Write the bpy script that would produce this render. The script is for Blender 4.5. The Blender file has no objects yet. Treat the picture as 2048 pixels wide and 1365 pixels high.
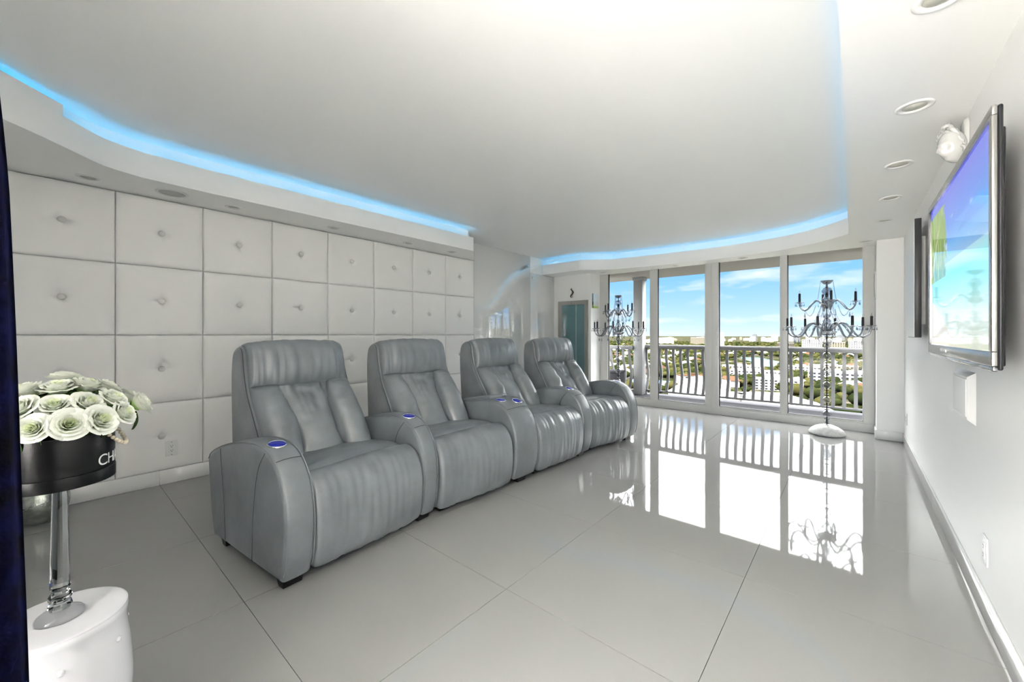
import bpy, bmesh, math, random
from math import sin, cos, pi, sqrt, radians, exp, atan2
from mathutils import Vector, Matrix, noise

scn = bpy.context.scene
COL = scn.collection
random.seed(7)

# ------------------------------------------------------------------ camera
cam_d = bpy.data.cameras.new('camera')
cam_d.sensor_width = 36.0
cam_d.lens = 36.0 * 793.3 / 2048
cam_d.shift_y = -13.05 / 2048
cam_d.clip_start = 0.02
cam_d.clip_end = 20000
cam = bpy.data.objects.new('camera', cam_d)
cam.location = (0, 0, 1.15)
cam.rotation_euler = (pi / 2, 0, 0.71)
COL.objects.link(cam)
scn.camera = cam

# ------------------------------------------------------------------ view
scn.view_settings.view_transform = 'Standard'
scn.view_settings.look = 'None'
scn.view_settings.gamma = 1.0
scn.view_settings.use_curve_mapping = False
scn.view_settings.exposure = 1.69

scn.cycles.max_bounces = 7
scn.cycles.diffuse_bounces = 6
scn.cycles.glossy_bounces = 3
scn.cycles.transmission_bounces = 6
scn.cycles.adaptive_threshold = 0.06
scn.cycles.transparent_max_bounces = 24
scn.cycles.sample_clamp_indirect = 6.0

# ------------------------------------------------------------------ sky
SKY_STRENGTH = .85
DECK = 16.4      # high cloud deck relative to the blue, raised to light the room
world = bpy.data.worlds.new('sky')
scn.world = world
world.use_nodes = True
nt = world.node_tree
nt.nodes.clear()
W = lambda t, **k: _node(nt, t, **k)


def _node(tree, t, **k):
    n = tree.nodes.new(t)
    for a, b in k.items():
        setattr(n, a, b)
    return n


tc = W('ShaderNodeTexCoord')
sep = W('ShaderNodeSeparateXYZ')
nt.links.new(tc.outputs['Generated'], sep.inputs[0])
ramp = W('ShaderNodeValToRGB')
nt.links.new(sep.outputs['Z'], ramp.inputs[0])
cr = ramp.color_ramp
cr.elements[0].position = 0.0
cr.elements[0].color = (.74, .86, .96, 1)
cr.elements[1].position = 1.0
cr.elements[1].color = (.14, .38, .88, 1)
for p_, c_ in ((.025, (.58, .79, .98, 1)), (.07, (.41, .68, 1.0, 1)), (.13, (.25, .56, .99, 1)), (.30, (.18, .46, .93, 1))):
    e_ = cr.elements.new(p_)
    e_.color = c_
# clouds: noise on the direction projected to a flat layer
zc = W('ShaderNodeMath', operation='ADD')
zc.inputs[1].default_value = .16
nt.links.new(sep.outputs['Z'], zc.inputs[0])
dx = W('ShaderNodeMath', operation='DIVIDE')
dy = W('ShaderNodeMath', operation='DIVIDE')
nt.links.new(sep.outputs['X'], dx.inputs[0])
nt.links.new(zc.outputs[0], dx.inputs[1])
nt.links.new(sep.outputs['Y'], dy.inputs[0])
nt.links.new(zc.outputs[0], dy.inputs[1])
cmb = W('ShaderNodeCombineXYZ')
nt.links.new(dx.outputs[0], cmb.inputs[0])
nt.links.new(dy.outputs[0], cmb.inputs[1])
cmb.inputs[2].default_value = 3.1
nz = W('ShaderNodeTexNoise')
nz.inputs['Scale'].default_value = 1.25
nz.inputs['Detail'].default_value = 4
nz.inputs['Roughness'].default_value = .58
nt.links.new(cmb.outputs[0], nz.inputs['Vector'])
cramp = W('ShaderNodeValToRGB')
cramp.color_ramp.elements[0].position = .52
cramp.color_ramp.elements[1].position = .74
nt.links.new(nz.outputs['Fac'], cramp.inputs[0])
mixc = W('ShaderNodeMixRGB')
nt.links.new(cramp.outputs[0], mixc.inputs[0])
nt.links.new(ramp.outputs[0], mixc.inputs[1])
mixc.inputs[2].default_value = (.92, .95, 1.0, 1)
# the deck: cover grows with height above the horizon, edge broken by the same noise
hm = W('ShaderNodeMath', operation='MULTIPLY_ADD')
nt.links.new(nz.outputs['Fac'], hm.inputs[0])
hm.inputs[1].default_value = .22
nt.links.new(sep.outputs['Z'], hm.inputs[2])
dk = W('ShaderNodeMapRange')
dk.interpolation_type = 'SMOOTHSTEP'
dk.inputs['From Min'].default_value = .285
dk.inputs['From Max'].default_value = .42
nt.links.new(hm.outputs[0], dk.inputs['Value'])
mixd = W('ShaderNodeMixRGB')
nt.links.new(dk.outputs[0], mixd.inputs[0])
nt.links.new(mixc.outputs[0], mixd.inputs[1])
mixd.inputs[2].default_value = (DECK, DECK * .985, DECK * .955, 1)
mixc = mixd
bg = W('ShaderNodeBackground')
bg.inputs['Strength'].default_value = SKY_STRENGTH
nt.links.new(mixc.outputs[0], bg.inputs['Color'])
wo = W('ShaderNodeOutputWorld')
nt.links.new(bg.outputs[0], wo.inputs[0])

# ------------------------------------------------------------------ sun
sd = bpy.data.lights.new('sun', 'SUN')
sd.energy = 18.5
sd.angle = radians(.6)
sd.color = (1.0, .95, .89)
sun = bpy.data.objects.new('sun', sd)
# high behind the camera: lights the city and the added bounce floor behind the room
sun.rotation_euler = Vector((.15, .62, -.95)).to_track_quat('-Z', 'Y').to_euler()
sun.location = (-20, -20, 40)
COL.objects.link(sun)

# daylight portal over the window opening (guides sampling of the sky, emits nothing itself)
pd = bpy.data.lights.new('window_portal', 'AREA')
pd.shape = 'RECTANGLE'
pd.size, pd.size_y = 3.55, 2.10
pd.cycles.is_portal = True
po = bpy.data.objects.new('window_portal', pd)
po.location = (-1.577, 6.46, 1.15)
po.rotation_euler = (-pi / 2, 0, 0)
COL.objects.link(po)

# ------------------------------------------------------------------ constants of the room
XL = -4.055      # left wall plane (behind panels)
XPAN = -4.008    # front of tufted panels
XG = -4.10       # glass clad wall
XR = .412        # right wall
YB = -3.2        # the room goes on behind the camera up to here
YD = 5.94        # short wall with mirror
YW = 6.28        # window plane
ZS = 2.187       # soffit underside
ZC = 2.46        # ceiling
TS = .799        # tile size
TX0, TY0 = -1.9857, .5423

# ------------------------------------------------------------------ helpers
MATS = {}


def mat(name, color=(.8, .8, .8), rough=.5, metal=0, spec=.5, bump=None, emit=None, coat=0, trans=0, ior=1.5, vary=None, sheen=0):
    if name in MATS:
        return MATS[name]
    m = bpy.data.materials.new(name)
    m.use_nodes = True
    t = m.node_tree
    b = t.nodes['Principled BSDF']
    b.inputs['Base Color'].default_value = (*color, 1)
    b.inputs['Roughness'].default_value = rough
    b.inputs['Metallic'].default_value = metal
    b.inputs['Specular IOR Level'].default_value = spec
    b.inputs['IOR'].default_value = ior
    b.inputs['Coat Weight'].default_value = coat
    b.inputs['Coat Roughness'].default_value = .05
    b.inputs['Transmission Weight'].default_value = trans
    if sheen:
        b.inputs['Sheen Weight'].default_value = sheen
    if emit:
        b.inputs['Emission Color'].default_value = (*emit[0], 1)
        b.inputs['Emission Strength'].default_value = emit[1]
    tcn = t.nodes.new('ShaderNodeTexCoord')
    if vary:   # (scale, dark factor)
        n = t.nodes.new('ShaderNodeTexNoise')
        n.inputs['Scale'].default_value = vary[0]
        n.inputs['Detail'].default_value = 4
        t.links.new(tcn.outputs['Object'], n.inputs['Vector'])
        r = t.nodes.new('ShaderNodeValToRGB')
        r.color_ramp.elements[0].position = .3
        r.color_ramp.elements[1].position = .7
        r.color_ramp.elements[0].color = (*[c * vary[1] for c in color], 1)
        r.color_ramp.elements[1].color = (*color, 1)
        t.links.new(n.outputs['Fac'], r.inputs[0])
        t.links.new(r.outputs[0], b.inputs['Base Color'])
    if bump:   # (scale, strength, distance)
        n = t.nodes.new('ShaderNodeTexNoise')
        n.inputs['Scale'].default_value = bump[0]
        n.inputs['Detail'].default_value = 3
        t.links.new(tcn.outputs['Object'], n.inputs['Vector'])
        bm_ = t.nodes.new('ShaderNodeBump')
        bm_.inputs['Strength'].default_value = bump[1]
        bm_.inputs['Distance'].default_value = bump[2]
        t.links.new(n.outputs['Fac'], bm_.inputs['Height'])
        t.links.new(bm_.outputs[0], b.inputs['Normal'])
    MATS[name] = m
    return m


def clear_mat(name, tint, refl_min=.05, refl_max=.7, gcol=(1, 1, 1), rough=0.0, power=4.0):
    """thin clear glass / crystal: transparent with a mirror film that grows towards the edge"""
    if name in MATS:
        return MATS[name]
    m = bpy.data.materials.new(name)
    m.use_nodes = True
    t = m.node_tree
    t.nodes.clear()
    tr = t.nodes.new('ShaderNodeBsdfTransparent')
    tr.inputs[0].default_value = (*tint, 1)
    gl = t.nodes.new('ShaderNodeBsdfGlossy')
    gl.inputs[0].default_value = (*gcol, 1)
    gl.inputs['Roughness'].default_value = rough
    lw = t.nodes.new('ShaderNodeLayerWeight')
    lw.inputs['Blend'].default_value = .5
    pw = t.nodes.new('ShaderNodeMath')
    pw.operation = 'POWER'
    pw.inputs[1].default_value = power
    t.links.new(lw.outputs['Facing'], pw.inputs[0])
    mr = t.nodes.new('ShaderNodeMapRange')
    mr.inputs['To Min'].default_value = refl_min
    mr.inputs['To Max'].default_value = refl_max
    t.links.new(pw.outputs[0], mr.inputs['Value'])
    mx = t.nodes.new('ShaderNodeMixShader')
    t.links.new(mr.outputs[0], mx.inputs[0])
    t.links.new(tr.outputs[0], mx.inputs[1])
    t.links.new(gl.outputs[0], mx.inputs[2])
    o = t.nodes.new('ShaderNodeOutputMaterial')
    t.links.new(mx.outputs[0], o.inputs[0])
    MATS[name] = m
    return m


def link(o, parent=None):
    COL.objects.link(o)
    if parent:
        o.parent = parent
    return o


def tag(o, label=None, cat=None, group=None, kind=None):
    if label:
        o['label'] = label
    if cat:
        o['category'] = cat
    if group:
        o['group'] = group
    if kind:
        o['kind'] = kind
    return o


def empty(name, loc=(0, 0, 0), rz=0):
    o = bpy.data.objects.new(name, None)
    o.empty_display_size = .05
    o.location = loc
    o.rotation_euler = (0, 0, rz)
    return link(o)


class MB:
    """collects geometry for ONE mesh object"""

    def __init__(self):
        self.v, self.f = [], []

    def add(self, v, f, M=None):
        k = len(self.v)
        self.v += [tuple(M @ Vector(p)) for p in v] if M else [tuple(p) for p in v]
        self.f += [tuple(i + k for i in q) for q in f]
        return self

    def box(self, x0, x1, y0, y1, z0, z1, M=None):
        v = [(x, y, z) for z in (z0, z1) for y in (y0, y1) for x in (x0, x1)]
        f = [(0, 2, 3, 1), (4, 5, 7, 6), (0, 1, 5, 4), (2, 6, 7, 3), (0, 4, 6, 2), (1, 3, 7, 5)]
        return self.add(v, f, M)

    def tube(self, path, r, n=8, closed=False, cap=True):
        P = [Vector(p) for p in path]
        m = len(P)
        v, f = [], []
        prev = None
        for i in range(m):
            if closed:
                t = (P[(i + 1) % m] - P[i - 1]).normalized()
            else:
                t = (P[min(i + 1, m - 1)] - P[max(i - 1, 0)]).normalized()
            if prev is None:
                a = Vector((0, 0, 1)) if abs(t.z) < .9 else Vector((1, 0, 0))
                u = t.cross(a).normalized()
            else:
                u = (prev - t * prev.dot(t)).normalized()
            prev = u
            w = t.cross(u)
            rr = r[i] if isinstance(r, (list, tuple)) else r
            for k in range(n):
                a = 2 * pi * k / n
                v.append(P[i] + u * (rr * cos(a)) + w * (rr * sin(a)))
        for i in range(m if closed else m - 1):
            j = (i + 1) % m
            for k in range(n):
                l = (k + 1) % n
                f.append((i * n + k, i * n + l, j * n + l, j * n + k))
        if cap and not closed:
            f.append(tuple(reversed(range(n))))
            f.append(tuple(range((m - 1) * n, m * n)))
        return self.add(v, f)

    def lathe(self, prof, n=24, M=None):
        v, f = [], []
        m = len(prof)
        for r, z in prof:
            for k in range(n):
                a = 2 * pi * k / n
                v.append((r * cos(a), r * sin(a), z))
        for i in range(m - 1):
            for k in range(n):
                l = (k + 1) % n
                f.append((i * n + k, i * n + l, (i + 1) * n + l, (i + 1) * n + k))
        if prof[0][0] > 1e-6:
            f.append(tuple(reversed(range(n))))
        if prof[-1][0] > 1e-6:
            f.append(tuple(range((m - 1) * n, m * n)))
        return self.add(v, f, M)

    def sphere(self, r, c=(0, 0, 0), n=12, m=8, sz=1.0):
        prof = [(max(r * sin(pi * i / m), 1e-7), -r * cos(pi * i / m) * sz) for i in range(m + 1)]
        return self.lathe(prof, n, Matrix.Translation(c))

    def mesh(self, name, smooth=False, angle=None):
        me = bpy.data.meshes.new(name)
        me.from_pydata([tuple(p) for p in self.v], [], self.f)
        b = bmesh.new()
        b.from_mesh(me)
        bmesh.ops.remove_doubles(b, verts=b.verts, dist=1e-6)
        bmesh.ops.recalc_face_normals(b, faces=b.faces)
        if angle is not None:
            for e in b.edges:
                if len(e.link_faces) == 2 and e.calc_face_angle(0) > angle:
                    e.smooth = False
        b.to_mesh(me)
        b.free()
        if smooth or angle is not None:
            me.polygons.foreach_set('use_smooth', [True] * len(me.polygons))
        me.update()
        return me

    def build(self, name, m, parent=None, smooth=False, angle=None, bevel=0, loc=None, rz=0, seg=2):
        me = self.mesh(name, smooth, angle)
        me.materials.append(m)
        o = link(bpy.data.objects.new(name, me), parent)
        if loc:
            o.location = loc
        if rz:
            o.rotation_euler = (0, 0, rz)
        if bevel:
            md = o.modifiers.new('bevel', 'BEVEL')
            md.width = bevel
            md.segments = seg
            md.limit_method = 'ANGLE'
            md.angle_limit = radians(40)
            me.polygons.foreach_set('use_smooth', [True] * len(me.polygons))
            md.harden_normals = False
        return o


def use(name, me, parent=None, loc=None, rot=None, scale=None):
    o = link(bpy.data.objects.new(name, me), parent)
    if loc:
        o.location = loc
    if rot:
        o.rotation_euler = rot
    if scale:
        o.scale = scale
    return o


def copy_tree(o, parent=None):
    c = o.copy()
    COL.objects.link(c)
    c.parent = parent
    for ch in [x for x in bpy.data.objects if x.parent == o]:
        copy_tree(ch, c)
    return c


def struct(o):
    o['kind'] = 'structure'
    return o


# ------------------------------------------------------------------ materials
WHITE = mat('white_paint', (.92, .92, .91), .45)
CEIL = mat('ceiling_paint', (.94, .94, .93), .55)
SOFF = mat('soffit_paint', (.92, .92, .91), .38)
STUCCO = mat('fine_textured_white_wall', (.92, .92, .91), .42, bump=(420, .22, .002))
TILE = mat('polished_white_tile', (.275, .273, .270), .03, spec=.30)
GROUT = mat('grey_grout', (.125, .12, .114), .8, spec=0)
BASEB = mat('white_baseboard', (.80, .80, .79), .08, spec=.6)
VINYL = mat('white_vinyl_upholstery', (.90, .885, .865), .42, bump=(700, .10, .001))
BTN = mat('white_vinyl_button', (.70, .68, .65), .35)
FRAME = mat('white_aluminium', (.60, .60, .585), .32)
GASKET = mat('black_gasket', (.02, .02, .02), .5)
PANE = clear_mat('tinted_window_glass', (.66, .67, .67), .003, .25)
CLADG = mat('back_painted_glass', (.80, .80, .79), .015, metal=.28, spec=.85, coat=.5)
CHROME = mat('chrome', (.75, .75, .76), .12, metal=1)
BRUSH = mat('silver_frame', (.36, .36, .335), .34, metal=.7, bump=(150, .1, .002))
TEAL = mat('teal_mirror_glass', (.09, .22, .25), .10, spec=.9, coat=.5, vary=(3, .7))
BLACKP = mat('black_plastic', (.012, .012, .014), .35)
LENS = mat('grey_lamp_lens', (.58, .58, .51), .5)
PLATE = mat('white_plastic', (.80, .80, .79), .3)

# ------------------------------------------------------------------ floor and tiles
fl = MB().box(-4.2, .46, YB, YW + .02, -.12, -.006).build('floor', GROUT)
struct(fl)
tile_me = None
for i in range(-4, 5):
    for j in range(-5, 9):
        x0, x1 = TX0 + i * TS, TX0 + (i + 1) * TS
        y0, y1 = TY0 + j * TS, TY0 + (j + 1) * TS
        x0, x1, y0, y1 = max(x0, -4.12), min(x1, XR), max(y0, YB), min(y1, YW)
        if x1 - x0 < .02 or y1 - y0 < .02:
            continue
        full = (x1 - x0 > TS - .01) and (y1 - y0 > TS - .01)
        if full and tile_me:
            t = use('tile', tile_me, fl, (x0, y0, 0))
        else:
            g = .0011
            t = MB().box(g, x1 - x0 - g, g, y1 - y0 - g, -.01, 0).build('tile', TILE, fl, loc=(x0, y0, 0))
            if full:
                tile_me = t.data

# white floor added out of view behind the camera to bounce sun inside
struct(MB().box(-6.5, 3.5, -12.0, YB, -.12, -.02).build('floor_bounce', mat('bounce_floor_white', (.80, .78, .74), .7)))
# ------------------------------------------------------------------ walls
struct(MB().box(XL - .15, XL, YB, 3.86, 0, ZC + .1).build('wall_left', WHITE))
WL = bpy.data.objects['wall_left']
struct(MB().box(XG - .2, XG - .012, 3.86, YD + .5, 0, ZC + .1).build('wall_glass', WHITE))
struct(MB().box(XR, XR + .15, YB, YW + .4, 0, ZC + .1).build('wall_right', STUCCO))
wm = MB().box(XG - .012, -3.352, YD, YW + .3, 0, ZS + .05)
struct(wm.build('wall_mirror', WHITE))
# unseen partition added to shade the near left; open to its right
struct(MB().box(-4.3, -1.32, -.62, -.47, 0, ZC + .1).build('wall_blocker', WHITE))
# pier at the right end of the window
struct(MB().box(.198, XR, 5.932, YW + .3, 0, ZS + .04).build('wall_pier', WHITE))
struct(MB().box(-4.3, .6, YB, YW - .12, ZC, ZC + .12).build('ceiling', CEIL))
struct(MB().box(-4.3, .6, YW - .12, YW + .10, ZS + .012, ZC + .12).build('wall_lintel', WHITE))

# baseboards
def base_run(name, rects, mat_, seams=()):
    e = struct(empty(name))
    for r in rects:
        MB().box(*r).build('baseboard_piece', mat_, e, bevel=.002, seg=1)
    return e


ys = [YB] + [TY0 + j * TS for j in range(-4, 5)] + [3.86]
base_run('baseboard_left', [(XL, XPAN + .006, ys[k] + .0008, ys[k + 1] - .0008, 0, .108) for k in range(len(ys) - 1)], BASEB)
base_run('baseboard_right', [(.400, XR, YB, 5.905, 0, .100)], BASEB)
base_run('baseboard_pier', [(.184, .401, 5.918, 5.932, 0, .100), (.184, .198, 5.932, YW - .02, 0, .100)], BASEB)
base_run('baseboard_glass', [(XG - .012, XG + .012, 3.87, YD - .012, 0, .10), (XG + .012, -3.34, YD - .012, YD, 0, .10), (-3.352, -3.34, YD, YW - .02, 0, .10)], BASEB)

# ------------------------------------------------------------------ tufted wall panels
PW, PH, PB = .5083, .5195, .108


def panel_mesh():
    N = 36
    w, h = PW - .0025, PH - .0025
    b = MB()
    T = .047
    V = []

    def H(x, y):
        d = min(x, w - x, y, h - y)
        r = .045
        e = sqrt(max(0, 1 - (1 - min(d / r, 1)) ** 2.2))
        cx, cy = x - w / 2, y - h / 2
        rr = sqrt(cx * cx + cy * cy)
        z = T * (.58 + .42 * e)
        z -= .020 * exp(-(rr / .034) ** 2) + .008 * exp(-(rr / .09) ** 2)
        cre = exp(-(cx / .010) ** 2) * exp(-((abs(cy)) / .05) ** 2) + exp(-((cx + .01) / .05) ** 2) * exp(-(cy / .010) ** 2)
        z -= .004 * cre
        z += .0012 * noise.noise((x * 9, y * 9, 1.3))
        return z

    # finer sampling near centre and rims
    def samp(L):
        a = [0, .004, .010, .018, .028, .042]
        mid = [L / 2 + k for k in (-.12, -.085, -.06, -.042, -.03, -.02, -.012, -.006, 0, .006, .012, .02, .03, .042, .06, .085, .12)]
        s = a + [.08] + mid + [L - .08] + [L - q for q in reversed(a)]
        return s

    X, Y = samp(w), samp(h)
    nx, ny = len(X), len(Y)
    for y in Y:
        for x in X:
            V.append((H(x, y), x, y))
    F = [(j * nx + i, j * nx + i + 1, (j + 1) * nx + i + 1, (j + 1) * nx + i) for j in range(ny - 1) for i in range(nx - 1)]
    k = len(V)
    rim = [i for i in range(nx)] + [j * nx + nx - 1 for j in range(1, ny)] + [(ny - 1) * nx + i for i in range(nx - 2, -1, -1)] + [j * nx for j in range(ny - 2, 0, -1)]
    V += [(0, V[i][1], V[i][2]) for i in rim]
    m = len(rim)
    F += [(rim[i], k + i, k + (i + 1) % m, rim[(i + 1) % m]) for i in range(m)]
    F.append(tuple(range(k, k + m)))
    b.add(V, F)
    return b.mesh('panel', angle=radians(70))


pm = panel_mesh()
pm.materials.append(VINYL)
btn = MB().lathe([(1e-7, 0), (.019, .0), (.0215, .004), (.0205, .009), (.014, .0125), (1e-7, .0135)], 20)
btn_me = btn.mesh('button', smooth=True)
btn_me.materials.append(BTN)
for c in range(-3, 7):
    for r in range(4):
        p = use('panel', pm, WL, (XL, .3048 + c * PW, PB + r * PH))
        use('button', btn_me, p, (.0245, PW / 2 - .002, PH / 2 - .002), (0, pi / 2, 0))

# ------------------------------------------------------------------ glass cladding with clips
for (a, b_), lab in (((3.862, 5.238), 'wide glossy white glass wall panel reflecting the window beyond the tufted wall'), ((5.242, YD - .003), 'narrow glossy white glass wall panel beside the silver framed mirror')):
    e = empty('glass_wall_panel', (XG - .012, a, .10))
    tag(e, lab, 'glass panel')
    top = ZC if b_ < 5.3 else ZS
    MB().box(0, .012, 0, b_ - a, 0, top - .10 - .004).build('glass_sheet', CLADG, e, bevel=.0015, seg=1)
    cy = [b_ - a - .06, .06]
    for y in cy:
        for z in ((2.20, .35) if b_ < 5.3 else (2.02, .35)):
            MB().box(.011, .022, y - .02, y + .02, z - .03, z + .012).build('clip', CHROME, e, bevel=.003)

# ------------------------------------------------------------------ soffits with cove
def offset_poly(P, d):
    out = []
    n = len(P)
    for i in range(n):
        a = Vector(P[max(i - 1, 0)]); b = Vector(P[i]); c = Vector(P[min(i + 1, n - 1)])
        def nrm(u, v):
            t = (v - u)
            if t.length < 1e-9:
                return None
            t.normalize()
            return Vector((-t.y, t.x))
        n1, n2 = nrm(a, b), nrm(b, c)
        if n1 is None: n1 = n2
        if n2 is None: n2 = n1
        m = (n1 + n2).normalized()
        k = d / max(.35, m.dot(n1))
        out.append((b.x + m.x * k, b.y + m.y * k))
    return out


def smooth_poly(P, it=2):
    for _ in range(it):
        Q = [P[0]]
        for a, b in zip(P[:-1], P[1:]):
            Q.append((a[0] * .75 + b[0] * .25, a[1] * .75 + b[1] * .25))
            Q.append((a[0] * .25 + b[0] * .75, a[1] * .25 + b[1] * .75))
        Q.append(P[-1])
        P = Q
    return P


def soffit(name, P, Wl, sb=.10):
    """P: fascia line (room on its right-hand side), Wl: wall-side line with as many points"""
    sec = [(0, ZS), (0, 2.355), (.022, 2.355), (.022, 2.315), (sb, 2.315), (sb, ZC + .01)]
    rows = [offset_poly(P, d) if d else P for d, z in sec]
    n = len(P)
    V, F = [], []
    for (d, z), R in zip(sec, rows):
        V += [(x, y, z) for x, y in R]
    for s in range(len(sec) - 1):
        for i in range(n - 1):
            F.append((s * n + i, s * n + i + 1, (s + 1) * n + i + 1, (s + 1) * n + i))
    k = len(V)
    V += [(x, y, ZS) for x, y in Wl]
    for i in range(n - 1):
        F.append((i, k + i, k + i + 1, i + 1))
    # end caps
    for i in (0, n - 1):
        F.append(tuple(s * n + i for s in range(len(sec))) + (k + i,))
    o = MB().add(V, F).build(name, SOFF, angle=radians(30))
    return struct(o)


LED_B = mat('blue_led', (.1, .4, .8), .5, emit=((.04, .54, .92), 1.7))


LED_F = mat('strong_blue_led', (.1, .4, .8), .5, emit=((.0, .40, .72), 2.2))
LED_R = mat('dim_blue_led', (.1, .4, .8), .5, emit=((.07, .55, 1.0), .9))


def led(P, d, label, m=None, w=.012, z=2.317):
    A, B = offset_poly(P, d), offset_poly(P, d + w)
    n = len(A)
    V = [(x, y, z) for x, y in A] + [(x, y, z) for x, y in B] + [(x, y, z + .005) for x, y in A] + [(x, y, z + .005) for x, y in B]
    F = []
    for i in range(n - 1):
        F += [(i, i + 1, n + i + 1, n + i), (2 * n + i, 3 * n + i, 3 * n + i + 1, 2 * n + i + 1), (i, 2 * n + i, 2 * n + i + 1, i + 1), (n + i, n + i + 1, 3 * n + i + 1, 3 * n + i)]
    F += [(0, n, 3 * n, 2 * n), (n - 1, 3 * n - 1, 4 * n - 1, 2 * n - 1)]
    o = MB().add(V, F).build('led_strip', m or LED_B)
    tag(o, label, 'LED strip')
    return o


# left soffit (fascia runs from behind the camera to the glass wall)
corner = smooth_poly([(-3.215, -.03), (-3.40, .13), (-3.50, .22), (-3.56, .40)], 2)
PLft = [(-.30, -3.18), (-.35, -2.9), (-2.60, -.645), (-3.09, -.157)] + corner + [(-3.575, .75), (-3.575, 3.425)]
WLf = [(-4.052, max(p[1], YB)) for p in PLft[:-1]] + [(-4.052, 3.90)]


def signed_side(P, q):
    a, b = Vector(P[len(P) // 2 - 1]), Vector(P[len(P) // 2])
    t = b - a
    return t.x * (q[1] - a.y) - t.y * (q[0] - a.x)


soffit('trim_1', PLft, WLf)
led(PLft, .045, 'blue LED strip in the ceiling cove above the tufted wall')

# far and right soffit
arc = smooth_poly([(-2.924, 5.834), (-2.25, 5.945), (-1.45, 5.985), (-.78, 5.90), (-.45, 5.76), (-.20, 5.565), (-.034, 5.355)], 3)
PFar = [(-4.10, 5.588), (-3.351, 5.566)] + arc
WFar = [(-4.10, YD), (-3.36, YD)] + [(x, YW) for x, y in arc]
WFar[2] = (-3.351, YW)
if signed_side(PFar, (-1.5, 7)) < 0:
    PFar, WFar = PFar[::-1], WFar[::-1]
soffit('trim_2', PFar, WFar, sb=.09)
led(PFar, .045, 'blue LED strip in the ceiling cove above the windows', LED_F)
PRt = [(-.034, 5.355), (-.034, 2.0), (-.034, YB)]
WRt = [(XR, YW), (XR, 2.0), (XR, YB)]
WRt[0] = (XR, 5.355)
if signed_side(PRt, (.4, 3)) < 0:
    PRt, WRt = PRt[::-1], WRt[::-1]
soffit('trim_3', PRt, WRt, sb=.09)
led(PRt, .045, 'blue LED strip in the ceiling cove above the television wall', LED_R)
# underside left between the two
struct(MB().box(-.036, XR, 5.354, YW, ZS, ZS + .02).build('trim_4', SOFF))
# upright valance board on the cove lip in the near left corner
va = [(-.35, -2.9), (-2.60, -.645), (-3.09, -.157), (-3.30, .045)]
vb = offset_poly(va, .02)
V = [(x, y, z) for z in (2.355, 2.415) for L in (va, vb) for x, y in L]
n = 4
F = []
for i in range(n - 1):
    F += [(i, i + 1, 2 * n + i + 1, 2 * n + i), (n + i, 3 * n + i, 3 * n + i + 1, n + i + 1), (2 * n + i, 2 * n + i + 1, 3 * n + i + 1, 3 * n + i), (i, n + i, n + i + 1, i + 1)]
F += [(0, 2 * n, 3 * n, n), (n - 1, 2 * n - 1, 4 * n - 1, 3 * n - 1)]
struct(MB().add(V, F).build('trim_5', SOFF))

# ------------------------------------------------------------------ recessed downlights
def downlight(x, y, r, lab, grp, speaker=False):
    e = empty('ceiling_speaker' if speaker else 'downlight', (x, y, ZS))
    tag(e, lab, 'speaker' if speaker else 'downlight', None if speaker else grp)
    ri = r * (.80 if speaker else .64)
    MB().lathe([(ri, -.0005), (ri, -.004), (r * .9, -.0065), (r, -.003), (r, .004), (ri, .004)], 32).build('trim_ring', PLATE, e, smooth=True)
    if speaker:
        MB().lathe([(1e-7, -.004), (ri, -.003), (ri, .001), (1e-7, .001)], 32).build('grille', mat('speaker_grille', (.55, .55, .54), .6), e, smooth=True)
    else:
        MB().lathe([(1e-7, -.002), (ri, -.0005), (ri, .002), (1e-7, .002)], 32).build('lens', LENS, e, smooth=True)


for k, (x, y) in enumerate([(.205, 1.78), (.213, 2.56), (.213, 3.37), (.216, 4.153), (.220, 4.94)]):
    nm = ('nearest', 'second', 'third', 'fourth', 'fifth')[k]
    downlight(x, y, .066, f'round white recessed downlight above the television wall, {nm} from the camera', 'downlights over the television wall')
downlight(.106, 5.893, .060, 'round white downlight in the soffit corner beside the right pier', 'downlights over the windows')
downlight(-1.127, 6.101, .060, 'round white downlight in the soffit above the right sliding window', 'downlights over the windows')
downlight(-2.036, 6.142, .060, 'round white downlight in the soffit above the middle left window', 'downlights over the windows')
downlight(-3.171, 6.026, .060, 'round white downlight in the soffit above the small canvas picture', 'downlights over the windows')
for k, y in enumerate([.16, .969, 1.79, 2.641, 3.286]):
    nm = ('nearest', 'second', 'third', 'fourth', 'fifth')[k]
    downlight(-3.82, y, .058, f'round white recessed downlight above the tufted wall, {nm} from the flowers', 'downlights over the tufted wall')
downlight(-3.782, .58, .095, 'wide flat round ceiling speaker with pale grille above the tufted wall', None, True)

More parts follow.
